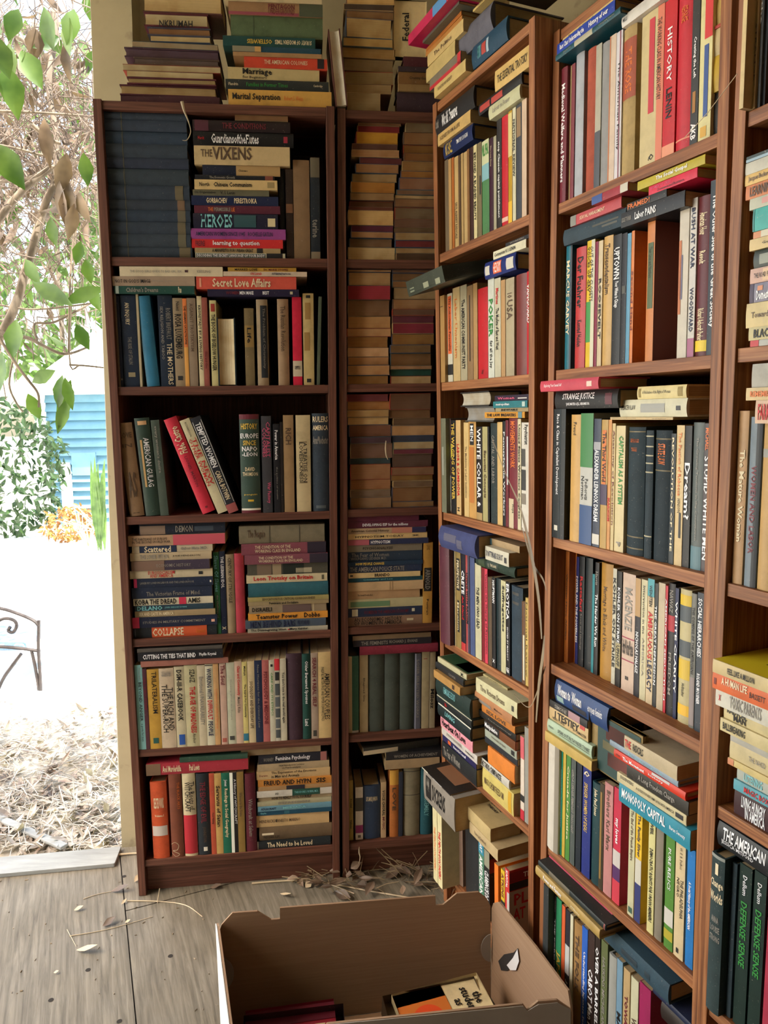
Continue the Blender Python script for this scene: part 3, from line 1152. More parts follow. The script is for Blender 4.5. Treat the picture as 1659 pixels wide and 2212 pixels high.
def bookcase(ck, label, levels, left=True):
    cs = CASES[ck]
    W, dp = cs.w, cs.depth
    root = empty('bookcase', cs.P(W / 2, dp / 2, cs.floor))
    tag(root, label, 'bookcase', 'wooden bookcases along the walls')
    o = root.location.copy()

    def board(name, u0, u1, w0, w1, z0, z1, axis):
        V, F = bevel_box(u0, u1, w0, w1, z0, z1, .0012)
        off = random.uniform(0, 40)
        gr = [((v.z, v.x + off, v.y) if axis == 'z' else (v.x, v.z + off, v.y)) for v in V]
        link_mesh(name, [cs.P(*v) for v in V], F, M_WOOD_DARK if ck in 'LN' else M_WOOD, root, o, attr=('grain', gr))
    board('side_panel', 0, .0195, 0, dp, cs.floor, 2.02, 'z')
    board('side_panel', W - .0195, W, 0, dp, cs.floor, 2.02, 'z')
    board('top_board', .0197, W - .0197, .003, dp, 1.999, 2.018, 'u')
    for z in levels:
        board('shelf', .0197, W - .0197, .004, dp - .006, z - .02, z, 'u')
    board('plinth', .0197, W - .0197, .025, .04, cs.floor, levels[-1] - .021, 'u')
    board('back_panel', .0197, W - .0197, dp - .005, dp, cs.floor, 1.998, 'z')
    return root


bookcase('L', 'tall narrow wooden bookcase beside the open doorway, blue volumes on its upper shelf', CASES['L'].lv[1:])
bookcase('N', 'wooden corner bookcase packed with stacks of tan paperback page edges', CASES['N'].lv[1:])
bookcase('A', 'wooden bookcase just right of the corner with a dry palm blade against its side', CASES['A'].lv[1:])
bookcase('B', 'wooden bookcase nearest the cardboard box, red spines on its upper shelf', CASES['B'].lv[1:])
bookcase('C', 'wooden bookcase cut off by the right edge, yellow book on its fourth shelf', CASES['C'].lv[1:])

# ---- doorway bookcase
stack('L', 1, 'left stack', '''
216 403 233 258 2a3440 v|#4a4630 20,21
215 403 258 283 2a3442 v|#4a4630 20,21
216 404 283 310 263444 v|#4a4630 20,21
218 404 310 340 2b3540 v|#4a4630 20,21
222 407 340 363 262e3e v|#4a4630 20,21
224 407 363 399 2a343c v|#4a4630 20,21
226 409 399 431 28323e v|#5c5440 82,92|#4a4630 20,21
230 411 431 453 2a323c v|#6a5440 84,93|#4a4630 20,21
231 411 453 478 263240 v|#5a5444 84,94|#4a4630 20,21
231 411 478 505 2a3440 v|#5c5440 84,94|#4a4630 20,21
232 412 505 533 2c3640 v|#5a5644 84,94|#4a4630 20,21
235 415 533 554 2a343e v|#5e543e 84,98|#4a4630 20,21''', w=.012, jit=.4)
stack('L', 1, 'middle stack', '''
507 622 231 264 7a5a3a p f
416 627 261 286 241c1e h|#4a2430 2,16|m30,75,50 THE CONDITIONS
417 634 285 319 1a1a1c h|w18,65,60 GuardiansoftheFlutes|r5,11,20 Herdt|#8a2438 90,94,30,75|!Flutes
419 626 316 356 b09c74 p|d7,19,35,60 THE|d19,60,62,60 VIXENS|!VIXENS
437 605 357 380 1c2232 p|#a08458 43,100|k46,58,18 Chinese
421 593 379 392 1a1c22 p|s18,50,50 The Economic Growth|#7a4434 88,98
420 599 389 411 b8a070 p|k6,18,38 North|k23,69,42 Chinese Communism|#8a7850 88,96,20,80|!Chinese
416 581 410 423 5c5a48 p|k2,30,45 On Organization|k36,55,45 V. I. Lenin
413 601 423 444 1c2440 p|c17,41,50 GORBACHEV|c49,75,50 PERESTROIKA
419 605 444 462 4e2230 p|o16,22,45 THE|s23,42,45 PERMISSIBLE|o43,47,45 LIE|!LIE
417 600 461 494 1e1e30 h|t9,46,80 HEROES|#28484e 48,74,10,90|#c4b890 88,97,15,70|!HEROES
412 617 494 517 84407c p|n5,57,36 AMERICAN WOMEN SINCE 1945|n60,86,36 ROCHELLE GATLIN|!WOMEN
414 611 517 536 b42c2c p|w23,74,62 learning to question|m4,14,55 FREIRE|!question
421 606 536 547 94805c p|k20,68,60 A MANIFESTO FOR URBAN GREAT|#222 72,79
422 616 547 557 b4b098 p|#4a5450 1,78,12,88|w2,77,50 DECODING THE SECRET LANGUAGE OF YOUR BODY|#1a1a1c 79,97''', w=.012)
row('L', 1, '''
604 615 349 222428 h d1
618 633 366 2c221e p|#6a4a34 38,48
634 669 346 7a6248 p
671 691 341 22282e p|#5c5646 0,19|^c58,58,5 I|s60,78,60 terine|#7c705a 92,100''', w=.02)
row('L', 2, '''
240 251 632 6a5c4c p
252 262 640 22283a p|s90,93,50 x
264 297 638 202a3a p|c8,32,30,40 AN INQUIRY|s45,75,22 THE RISE OF STALIN|#8a8064 84,89,30,75
298 303 636 a4987c m
306 334 640 2a6480 h <-13
344 375 638 1c2634 p|c52,98,32,70 THE MOTHERS|s14,48,30,70 ROBERT BRIFFAULT|s12,70,18,25 SEX RELIGION AND TABOO|!MOTHERS
376 397 644 86765e p|k18,68,62 ROSA LUXEMBURG|k4,14,30 Nettl|#222 88,93,25,75
397 406 645 c87440 p|k8,52,50 THE GERMAN CATASTROPHE|#c49048 55,100
406 425 644 80705e p|d6,60,35 AGAINST TROTSKYISM
428 438 640 c0b490 p|k10,82,50 KRONSTADT BY A LIVING HISTORY
438 450 643 844a40 p|m60,80,40 Gina and Gina
455 469 649 b0a878 p|k16,82,58 THE BOOK OF BIGELOW HUNGER|#8a3028 4,13,20,80|!HUNGER
470 509 686 c8b894 h f #1c2830
529 549 666 6a5c40 p|#80683a 22,50|k25,45,40 Life
555 579 647 8c7a60 h|#1c2228 7,91,35,95|s10,80,25,65 The Problem of Christianity
600 624 646 8a7258 h|d8,60,40 The Russian Revolution
632 652 642 b4243c p|#b0a48c 72,90|k78,82,55 MARX|!MARX
655 678 634 ac9868 p|#8a6c3c 10,28,20,70|#8a6c3c 42,62,10,60|#222 2,5,30,70|#222 93,97,30,70
686 693 641 4a5244 p <6''', w=.012)
stack('L', 2, 'left pile', '''
258 481 570 598 b8ac90 p|s10,60,22 THE GOOD GIRLS GUIDE TO BAD GIRL SEX|#3a2024 63,66,40,65|s75,88,25 KEESLING
233 421 597 620 8a7866 p|k3,46,34 NOT IN GOD'S IMAGE|s48,80,18 Women in History|!IMAGE
246 420 618 637 1e4038 p|s15,55,55 Children's Dreams|c80,84,70 Pan|#88948a 2,6''', rest='row', w=.004)
stack('L', 2, 'right pile', '''
492 640 576 588 b08c3c p|k10,43,50 MARRIED LOVE|m52,88,45 Dr. MARIE STOPES|!LOVE
482 663 587 597 b4a490 m|r32,46,50 ON LAND|n58,80,40 INTERPRETATION
424 640 597 624 b84e40 p|c16,74,62 Secret Love Affairs|#c88a70 3,5,15,85|!Secret
448 646 625 644 221e34 p|w35,50,42 MEN MAKE|w60,67,42 BEST|m20,34,42 WOMEN|#b0a888 90,93,30,70''', rest='row', w=.004)
row('L', 3, '''
266 298 915 7c6248 h <-17|^d10,16,70 LOVE|^d22,26,60 IN|^d52,80,50 AS|k96,97,40 x
302 334 904 2c3c34 h <-15|w20,70,34,64 AMERICAN GULAG|#9a7a48 22,70,22,36|#b08a60 3,7,20,80|!GULAG
336 354 908 424c44 p <-12|s6,55,40 every woman's desire|!desire
396 426 908 b02c3c h <-76|~c9,37,55 Fidel Castro|m40,72,20,50 LIONEL MARTIN|#6a2028 93,95,40,60
430 453 910 b4ac8c p <-76|r20,70,32,66 THE NEW|r20,70,32,28 OTHER WOMAN|k3,18,18 RICHARDSON|!OTHER
453 477 905 24262c p <-76|w6,52,50 TEMPTED WOMEN|c56,86,45 CAROL BOTWIN|#d8d8d0 4,90,6,10|#d8d8d0 4,90,90,94|#8c4a48 91,100
519 561 895 35463f h|^y9,15,75 HISTORY|^w19,24,84 EUROPE|^y26,31,60 SINCE|^w32,37,70 NAPO|^w38,42,70 -LEON|^c53,57,45 DAVID|^c58,62,70 THOMSON|^y80,82,60 penguin|#c4a030 86,88,35,65|#5a1f2a 0,5|#d8d4c4 95,97|#5a1f2a 97,100|!EUROPE
566 587 899 38383c p|p6,42,36,68 CAPITALIST|p12,42,36,30 COLONIES|p68,90,40,65 War Factory|!CAPITALIST
591 605 916 1c1c20 p|w7,40,45 Power in America|s48,85,25 the politics of wealth|!Power
606 612 912 241e1c p
613 635 897 8a7050 p|d13,30,50 RICH
640 671 897 b0a07c p|k28,69,24,63 A TREATISE ON|k28,69,24,35 LOVESICKNESS|#6a5a40 27,28,22,76|#6a5a40 69,70,22,76|!LOVESICKNESS
675 713 893 2a343e c|^c3,9,85 RULERS|^c12,17,92 AMERICA|^s23,31,85 Anna^Rochester|#4c5458 94,97,20,80|!RULERS''', w=.008)
row('L', 4, '''
463 475 1193 2a5c3c p d.5|t4,48,62 Slaves Of Slaves|s52,80,40 the Challenge of|!Slaves
476 488 1191 1e2436 p d.5|w6,44,50 THE LESBIAN IDOL|c91,95,60 X|!IDOL
488 507 1198 8c7c62 h d.5|k4,61,36 CENTURY OF STRUGGLE|!STRUGGLE
508 528 1196 9a3440 h d.5''', w=.015)
stack('L', 4, 'left stack', '''
300 486 1131 1153 262c38 h|#806c5c 1,30,5,85|s42,62,55 DEMON|#3a4450 64,86,25,70|!DEMON
277 486 1155 1177 a08468 p|k4,40,22,66 THE PARTISANS OF EUROPE|k4,43,22,38 IN THE SECOND WORLD WAR|#b04c58 46,100|!EUROPE
285 459 1178 1193 a89c84 p|#1c2840 9,55|c15,48,80 Scattered|s60,94,40 Gabor Mate M.D.|!Scattered
281 457 1193 1210 a49478 p|s12,47,52 THE LOVER WITHIN|k52,86,25 JULIE HENDERSON|!LOVER
284 453 1210 1231 3a3240 p|#6e5648 0,42|s32,76,30 ECONOMIC HISTORY|!HISTORY
279 459 1231 1249 b0a488 p|r22,54,38,70 EUROSOCIALISM|r24,52,38,30 AND AMERICA|#222 83,88,30,70
289 460 1248 1267 20283a p|s8,76,22 LANSBURY LONDON LABOUR AND THE LONDON POOR|#b02c5c 0,4|#e8e0d0 96,98,35,60
285 458 1267 1291 242c3e p|s18,84,35,40 The Victorian Frame of Mind|!Mind
288 460 1291 1306 b8b098 p|k2,54,72 KOBA THE DREAD|k68,84,68 AMIS|#b02c44 57,66|!DREAD
291 461 1306 1320 263844 p|t3,35,70 DELANO|t38,66,32 JOHN GREGORY DUNNE
291 465 1318 1332 8c7a5c p|c5,48,50 SEX AND CASTE IN AMERICA
284 469 1331 1354 20263a p|s12,86,20 STUDIES IN MILITARY COMMITMENT|#b02c4c 0,8|#d8a890 93,97,30,55
287 468 1354 1379 24282c p|#b8502c 22,88|c23,60,70 COLLAPSE|o75,86,45 Diamond|#50505a 2,3,10,90|!COLLAPSE''', w=.012)
stack('L', 4, 'right stack', '''
516 701 1135 1173 6c6450 c|d10,30,50 The Penguin|#4a4436 35,36|#4a4436 70,71
521 704 1173 1197 74404a p|c16,58,26,68 THE CONDITION OF THE|c16,70,26,33 WORKING CLASS IN ENGLAND|#2a2430 78,100|!ENGLAND
528 708 1197 1218 70404a p|c17,58,26,68 THE CONDITION OF THE|c17,70,26,33 WORKING CLASS IN ENGLAND|#2a2430 78,100|!ENGLAND
534 708 1217 1242 4a483e p|#6a5a4a 12,30|#8a7a60 31,42|#1e2420 44,70|#9a927a 60,80,10,55
532 707 1241 1260 b4a888 p|r9,82,62 Leon Trotsky on Britain|#55503c 93,96,20,80
536 709 1258 1290 25525c c
535 710 1288 1297 8e8252 p|d18,83,55 EDUCATION FOR CRITICAL CONSCIOUSNESS|!EDUCATION
536 710 1297 1306 8a7a5a p|k26,62,55 Feminism and Socialism|!Socialism
538 705 1306 1324 887860 p|k4,29,48 DISRAELI|#5e4c48 43,80|#a89a7a 82,84
536 708 1323 1339 c08434 p|k10,62,60 Teamster Power|k70,90,66 Dobbs|!Teamster
530 704 1338 1356 44505c p|n6,62,75 MEN BEHIND BARS|n64,79,60 WINDOWS & MIRRORS|!BARS
535 708 1355 1370 a09c88 p|k4,48,60 The Disintegrating West|k52,75,60 Mary Kaldor|#a02c24 50,52,30,60|!West''', w=.012)
row('L', 5, '''
291 311 1437 7cacac p|k20,66,34,62 BEYOND ANGER|k69,90,32,62 a guide for men|s3,18,20,62 Thomas Harbin|!ANGER
311 320 1445 4a2c34 p|m10,50,60 ALTRUISM
320 346 1446 a88438 p|k3,55,36,60 TRILATERALISM|#24504a 86,93,30,75|!TRILATERALISM
346 378 1444 b0a088 p|k24,78,34,72 THE RICH AND|k20,80,34,34 THE SUPER-RICH|s4,10,60 LUNDBERG|!RICH
379 400 1440 aca488 p|k4,67,48 DSM-III-R CASEBOOK|#244c94 84,97,25,85|!CASEBOOK
400 428 1437 a8a280 p|k5,21,36,62 SZASZ|r26,83,40,60 THE AGE OF MADNESS|k84,96,22,62 Anchor|!MADNESS
428 445 1437 b0a68c p|s14,74,50 Emotional UNAVAILABILITY|!Emotional
445 462 1435 b8b49c p|n5,42,55 WORKING WITH|r44,68,55 DIFFICULT|n70,88,55 PEOPLE|#222 1,2|!WORKING
462 474 1434 b08c60 p|o30,80,35 Confessions of a Disloyal European
476 490 1433 b09484 p|m2,26,60 The Soul|#9c5448 92,97,15,80
491 508 1431 a8aa94 p|s20,70,20 Thinking about the Future|#3a3c3a 90,95,20,80
508 524 1429 b49c88 p|r5,41,46 Class and Community|k43,62,36 Melvin L. Kohn|!Class
524 535 1430 bcb070 p|k5,17,42 Melnyk|k27,68,46 The Search For Community|#2c6c84 88,97|!Search
536 551 1429 b8a884 p|d24,82,42 SOCIOLOGY AND EVERYDAY LIFE|!SOCIOLOGY
551 567 1427 222c44 p|s5,82,24 New Horizons for the Criminal Law
567 582 1426 a05c58 p|m14,78,50 PSYCHOLOGY & MEDICINE|!MEDICINE
582 594 1426 b4b09c p|g15,68,34 CARE AND ITS ETHICS|#222 5,8,30,70
594 605 1423 aaa696 p|#b42c34 0,14|#222 16,26,10,90|#42484a 30,44,5,95|#50565a 46,58,5,95|#42484a 60,71,5,95|#50565a 73,84,5,95|#42484a 86,96,5,95
605 619 1423 b4ae98 p|k16,78,48 You don't love in the real world again|!love
619 653 1413 382630 c
653 671 1413 1c3e38 h|w8,58,44 Older Bereaved Spouses|w76,84,42 Lund|!Spouses
672 687 1411 948474 p|m5,62,50 SEARCH 4 REAL SELF|#3a3a34 90,97,25,75|!SEARCH
687 718 1409 b8a070 p|k24,78,36,70 AMERICAN COUPLES|k17,80,20,36 PHILIP BLUMSTEIN PH.D. AND PEPPER SCHWARTZ PH.D.|!COUPLES''', w=.006)
stack('L', 5, 'leaning pile', '''
296 480 1398 1408 4c4844 m
298 482 1406 1425 1c1c20 p|w6,68,50 CUTTING THE TIES THAT BIND|w72,92,40 Phyllis Krystal|!TIES
304 493 1424 1442 8a5c50 m''', rest='row', w=.004)
row('L', 6, '''
327 362 1690 b04a28 c|^c20,34,55 SELECTED WORKS|^c42,45,50 Volume I|#b8b0a8 57,70,4,96
367 394 1672 6a3c2c h|o10,42,18,75 THE BLACK ARTS
396 424 1671 b8ac8c h|k10,44,36,72 The Roots of|k10,46,36,38 WITCHCRAFT|#a42430 50,97|!WITCHCRAFT
426 454 1671 20262c h|m10,60,40 THE EDGE OF EVIL|d65,84,28 JOHNSTON|#d8d4c8 90,95,40,70|!EDGE
454 465 1671 a44a34 p|k48,62,40 Peter Haining
465 480 1671 ac8c54 p|k15,66,52 Servants of Satan|!Servants
480 498 1670 1c5c48 p|w8,16,40 Jones|c19,80,46 Readings in Social Geography|!Geography
498 513 1669 1c1c1e p|#d0d4c8 0,100,0,45|w8,64,38,72 A History of WITCHCRAFT|!WITCHCRAFT
513 528 1668 7c6434 p|d25,55,40 Witness to the Scene
530 553 1672 501c28 h|s32,80,36 Witchcraft at Salem''', w=.006)
stack('L', 6, 'left pile', '''
388 535 1633 1645 2c4438 m
315 536 1645 1657 942c38 m|#6a5440 0,14|c16,34,50 And Murderkilla|c42,52,50 Paul Lewis''', rest='row', w=.004)
stack('L', 6, 'right stack', '''
520 693 1613 1628 a08c6c p f
558 707 1628 1646 22242c p|s8,22,35 HORNEY|w25,75,55 Feminine Psychology|#94605c 90,99|!Feminine
556 711 1647 1662 9c8a6c p|k30,65,30,68 New Introductory Lectures|k34,60,30,32 on Psychoanalysis
554 713 1662 1680 b0966c p|k20,81,32,72 The Expression of the Emotions|k20,58,32,32 in Man and Animals|m4,15,20 Darwin|!Emotions
557 716 1680 1696 ac7434 p|k8,72,62 FREUD AND HYPN|k79,92,62 SIS
558 717 1695 1705 967650 p|#24242c 38,63
555 718 1704 1719 b8b4a8 p|#1c4438 47,84|t50,82,35 THEODORE I. RUBIN, M.D.|k24,29,30 AND
558 717 1718 1728 948468 p|k18,72,60 HOW TO REALLY FOOL YOURSELF|!YOURSELF
556 716 1727 1738 989478 p|s28,70,45 DEPRESSION
557 716 1737 1749 5c8494 p|t34,65,40 MERSADA|n4,25,40 ADLACRAFT
556 716 1748 1760 1c4458 p|t4,12,40 Gaylin|#2a5a68 36,43,15,85
554 711 1758 1783 b4986c p|d4,60,24 HENDRICKS ERNESTO MARINO|#222 26,28,40,60
560 717 1783 1812 60503c h|#c8bca0 4,20,45,60|k6,28,20,28 FREUDIAN SLIPS
555 714 1812 1836 1e2428 p|c14,75,58 The Need to be Loved|#b8b0a0 1,2|!Loved''', w=.012)
stack('L', 0, 'left stack', '''
308 479 -24 30 b8a070 h f #4a2c28
311 450 30 61 b0a078 h f #4a1c24
318 455 60 80 84603c h f
325 454 79 93 a89468 p f
285 470 91 109 948468 p f
268 473 104 126 54404a h f #3a2630|#b0a040 28,75,5,20
288 473 126 143 62544e h f
265 476 141 157 a49470 p f
274 460 155 170 b0a078 p f
274 467 169 185 9c885c h f #4a2028
258 467 184 208 a48c60 h f #46222c
260 474 207 219 3c1e26 h''', w=.03)
stack('L', 0, 'middle stack', '''
484 695 -20 4 b4a480 p|k10,40,60 DECISION|!DECISION
493 697 5 33 8c6c4c h|m42,70,40,68 PENTAGON|m42,70,36,28 UNDERGROUND|#84404a 0,74,0,20|#444a38 75,100|!PENTAGON
498 697 33 76 4c5c40 c|#3c4a34 24,25
481 681 79 102 1c403e p|~y26,53,40 OSTERWEIS|~c56,96,40 SURVEY OF MODERN TIMES
502 693 102 115 204050 p|#787460 0,25|#b08c54 25,32
503 695 114 125 947450 p
527 707 124 147 b4402c p|c24,76,34,55 THE AMERICAN COLONIES|#221c20 88,96,10,100|!COLONIES
492 690 147 173 ac9c70 p|k16,48,60,60 Marriage|k16,42,25,15 for Beginners|!Marriage
487 710 173 197 262a2a h|g20,60,35 Families in Former Times|c3,12,25 Flandrin|c85,94,25 Cambridge|!Families
493 716 196 222 b89048 p|k4,50,48 Marital Separation|o54,72,28 Robert S. Weiss|!Marital''', w=.012)
row('L', 0, '''
717 743 64 c8c0ac h f d-1 #50302a <-16''', w=.012)

# ---- corner bookcase: paperback stacks, tail edges outwards
stack('N', 1, 'left stack', '''
774 867 252 270 6c4e34 p e
772 864 270 284 6c2426 p e #7a5c3c
769 860 284 311 a07828 p e
760 859 311 325 4a3028 p e
759 862 325 341 846444 p e
776 868 341 355 4e2426 p e
767 861 355 375 7a5a3a p e
760 857 375 394 806a48 p e
757 853 394 418 885e28 p e
756 851 418 434 745c3c p e
755 850 434 447 604430 p e
753 849 447 455 542e24 p e
751 850 455 487 a48858 p e
758 850 487 501 4c2030 p e
757 849 501 515 846444 p e
754 847 515 534 644e38 p e
751 854 534 558 a8946c p e''', w=.02, jit=2.5)
stack('N', 1, 'right stack', '''
876 968 256 286 64563e p e
871 962 286 313 6e5030 p e
871 962 313 332 6c4c22 p e
872 962 332 349 664420 p e
868 962 349 370 7a5c34 p e
865 958 370 385 7a5426 p e
861 956 385 411 70503a p e
856 950 411 422 624a36 p e
853 946 422 430 9c8660 p e
852 946 430 448 6c5034 p e
852 946 448 474 60503a p e
852 946 474 492 584030 p e
852 946 492 503 5c4a34 p e
852 948 503 520 7c6846 p e
853 948 520 535 5c2222 p e
854 948 535 547 8c7450 p e
855 946 547 559 463424 p e''', w=.02, jit=1.5)
stack('N', 2, 'left stack', '''
751 845 577 588 947850 p e
752 844 588 617 927650 p e
750 843 617 648 742028 p e #4a3a34
751 842 648 683 6a5038 p e
751 844 683 709 927048 p e
749 845 709 727 947450 p e
750 838 727 751 76542c p e
751 840 751 771 a68664 p e
751 840 771 789 8e6a46 p e
750 841 789 811 8a6844 p e
750 839 811 830 8e6c40 p e''', w=.02, jit=2)
stack('N', 2, 'right stack', '''
847 940 578 590 58402e p e
847 940 590 607 644a2e p e
847 940 607 622 6e5030 p e
851 944 622 646 7c6a4c p e
848 941 646 668 7e6040 p e
847 938 668 682 503828 p e
847 937 682 698 502430 p e
847 937 698 721 641c28 p e
846 938 721 745 705026 p e
842 930 745 763 5a4428 p e
843 932 763 790 64482a p e
843 933 790 798 846448 p e
843 933 798 812 1e4038 p e #2a2a2a
844 932 812 829 a68e66 p e''', w=.02, jit=2)
stack('N', 3, 'left stack', '''
749 838 852 867 5a2a2e p e
750 842 867 886 8e683e p e
750 840 886 901 8a7048 p e
750 840 901 918 a48c62 p e
753 845 918 944 60402e p e
756 845 944 958 3c2a30 p e
756 848 958 990 5e4638 p e
755 844 990 1003 28363a p e
756 844 1003 1036 7a583c p e
756 844 1036 1058 7c583a p e
756 844 1058 1074 605040 p e
756 845 1074 1101 6c543a p e''', w=.02, jit=2)
stack('N', 3, 'right stack', '''
841 930 850 885 523a28 p e
841 930 885 903 5c4228 p e
849 939 903 919 54402e p e
845 939 919 941 90704c p e
848 937 941 954 282c3a p e
849 937 954 970 8c7a5a p e
849 936 970 981 562430 p e
848 933 981 1009 4c3a30 p e
845 937 1009 1026 664a32 p e
845 935 1026 1038 6e5228 p e
848 935 1038 1052 5a4632 p e
846 933 1052 1083 6a4c2e p e
846 937 1083 1099 745a3a p e''', w=.02, jit=2)
row('N', 4, '''
914 934 1172 8c6830 p|k3,9,30 LOUIS|#1c1a18 31,60,10,90|s33,58,50 ARNOLD|k70,90,20 Portrait''', w=.012)
stack('N', 4, 'stack', '''
749 905 1115 1127 48202e p
752 924 1126 1140 46202c p|w18,75,40 DEVELOPING ESP for the millions|!DEVELOPING
751 920 1140 1152 847058 p|#8a5a4c 56,82|#20203a 82,100|d4,52,50 American Colonial History
752 923 1152 1165 a48c60 p|k9,70,35 HYPNOTISM TODAY|k80,90,25 x|!TODAY
752 925 1164 1177 22263c p|#80424a 0,26|w28,52,55 HYPNOTISM|!HYPNOTISM
750 912 1176 1191 60584a p|k20,60,35 PSYCHOANALYSIS
751 912 1191 1212 202a36 p|s5,55,36,68 The Fear of Women|s4,52,25,30 WOLFGANG LEDERER M.D.|!Fear
752 913 1212 1221 1c2a3a p|y10,48,60 HOW PEOPLE CHANGE|!CHANGE
753 911 1221 1236 20283a p|s2,76,62 THE AMERICAN POLICE STATE|!POLICE
753 908 1236 1247 a08c64 p|k36,57,60 BRANDO|#222 2,6,35,65|!BRANDO
752 913 1247 1256 1c3c48 p|t20,60,40 Criminality and Law
751 914 1256 1275 947c5c p|#7a6448 55,56|#7a6448 58,59
750 907 1275 1293 866c4e p|k13,34,20 The Sexual Double Bind
750 915 1293 1312 8c8464 p|#4c6448 3,55,15,75
752 912 1312 1331 1e2638 p|m21,82,35 WOMEN IN THE AMERICAN ECONOMY|#a09a84 5,13,10,90|#a09a84 86,90,40,75|!ECONOMY
751 912 1331 1355 665040 p|k8,72,38,72 AN ECONOMIC HISTORY|k8,72,38,30 OF WOMEN IN AMERICA|#948a70 79,88,40,65|!AMERICA''', w=.012)
row('N', 5, '''
752 775 1418 2c5448 h|#a49878 0,100,0,35|#b8b8b0 97,100,35,100
777 795 1414 847658 p|k30,60,25 Bhagavad Gita
796 830 1412 343a34 c
831 863 1411 343a34 c
864 895 1411 323832 c
896 909 1412 44464e p|#6a6e7a 0,100,0,22|s8,85,40 LOSER SELECTED WORKS
911 927 1407 7c7258 p|#6a3a30 9,10,20,70
928 940 1409 746a54 p|k48,74,60 Milosz''', w=.02)
stack('N', 5, 'pile', '''
762 931 1370 1381 60503c p
763 932 1380 1393 1e1c20 p|s10,44,55 THE FEMINISTS|s46,82,55 RICHARD J. EVANS|!FEMINISTS
777 946 1393 1412 5e1c28 c''', rest='row', w=.012)
row('N', 6, '''
752 763 1686 7c6c34 p|k30,45,40 Social|k65,80,40 Values
768 784 1701 b4b0a8 p|#3c3a34 20,45|#6c2450 72,87|#55504a 91,96,30,70
785 821 1698 222e40 h|^c20,31,60 LIFE SAMUEL JOHNSON
823 834 1690 907a5c p|k14,60,50 VOICE CHORAL|m62,85,40 MUSIC
842 861 1664 865028 h|#9a7430 0,22|d26,60,40 LOVE
861 870 1668 222630 p
872 907 1657 605a48 c|#2c2a24 6,7|#2c2a24 40,41
909 934 1658 1c4048 h|t42,72,35 ASSEMBLY''', w=.02)
stack('N', 6, 'pile', '''
785 955 1611 1622 2c2c28 m y9|#b8ac90 0,45,0,60|R:#8a742c 30,62,25,55
834 955 1625 1640 1e1e20 p|s14,92,40 WOMEN OF ACHIEVEMENT|!ACHIEVEMENT
832 950 1640 1656 7c6a50 p''', rest='row', w=.012)
stack('N', 0, 'left stack', '''
748 852 -8 12 a88c58 p e
742 850 10 24 3c3026 p e
747 850 24 42 6c5234 p e
746 845 42 84 907a50 p e
740 848 84 103 907848 p e
740 855 103 125 846a40 p e
742 850 125 152 6c5c40 p e
744 850 152 180 746444 p e
747 846 180 201 7c6a4a p e
748 822 201 222 7c6c4c p e''', w=.02, jit=3)
stack('N', 0, 'right stack', '''
872 962 123 145 3c1c20 c
860 955 145 156 2a2428 p
861 955 156 183 5c4428 p|k25,70,25 Country Guide
861 958 183 199 6c5838 p
858 960 198 219 2a1e24 c''', w=.015)

# ---- middle bookcase
row('A', 1, '''
961 969 345 6a5c48 m
969 975 343 b08c58 p
976 981 340 a4602c p
982 990 338 b89c68 p|d50,90,50 SAUL ALINSKY RADICALS
990 995 335 54402c p
996 1001 331 a88c5c p
1002 1009 328 b49868 p
1009 1014 322 7c5834 p
1015 1022 318 3c2420 p
1023 1030 313 ccc090 p|k8,80,55 BEYOND A BLADED BEAUTY
1031 1040 308 74684c p|#222 35,55,60,85
1041 1056 303 4c7c50 p|#c0c49c 0,25|#7cacb4 25,42|^g4,16,80 WILL PEAL
1057 1065 298 381c2c p|c8,30,30 The Love Story
1066 1072 294 a09c84 p
1073 1083 258 2c2a2a p|w20,90,45 stop Clausen capital punishment|!stop
1084 1097 250 b82430 p|#d8b4a0 92,96
1098 1106 240 b08c24 p|#d0c080 2,40|#d8ac28 80,100
1107 1114 233 c4c0a4 p|k10,60,50 NATIONAL REVIEW
1115 1126 225 3c4048 p|#8a7050 3,28,10,90
1127 1137 215 c4ac94 p''', w=.01)
stack('A', 1, 'left pile', '''
940 1021 216 233 242426 h|w18,60,55 World's Treasures|s2,10,40 Studs|!World
947 1018 264 287 c4a468 p|d8,70,30 SCENES FROM A LIFE
956 1018 288 324 1c2a54 h D15|y8,32,72 MICHAEL|COLLINS|w48,86,25 TIMOTHY COOGAN''', rest='row', w=.0)
stack('A', 1, 'right pile', '''
1066 1148 120 149 c8a868 p|k8,92,35 THE ESSENTIAL TROTSKY|!ESSENTIAL
1031 1124 190 208 222224 h|#a83c34 4,28,20,75|#a83c34 32,58,20,75
1057 1124 206 233 bcbc98 h|s14,70,35 Labour in Power''', rest='row', w=.0)
row('A', 2, '''
948 960 639 a88450 p|#5a4428 12,13,10,70
961 977 635 c8c4b0 p|#d8602c 3,68,15,85|k5,65,40 The Authoritarian Personality|#222 80,92|!Personality
978 993 621 c0a878 p|o12,75,30 Labor Unionism
994 1008 616 a8a084 p|k15,88,45 The AMERICAN COMMUNIST PARTY|!PARTY
1009 1021 617 8c7050 p|#443424 10,80,40,60
1022 1031 612 a8875a p
1032 1053 622 b8242c p|k90,95,30 Vintage
1054 1067 603 c8ccc0 p|g20,58,60 POKER|k62,90,45 for all the Joy|!POKER
1068 1081 601 bcb8a0 p|r10,26,40 Martines|k30,72,45 The Muslims of East and West|!Muslims
1082 1091 605 b08c60 p
1092 1110 601 a89c80 p|d15,20,50 10|d22,42,60 USA
1112 1137 592 703430 h
1138 1146 586 b4202c p|w12,50,70 VANGUARD|!VANGUARD''', w=.01)
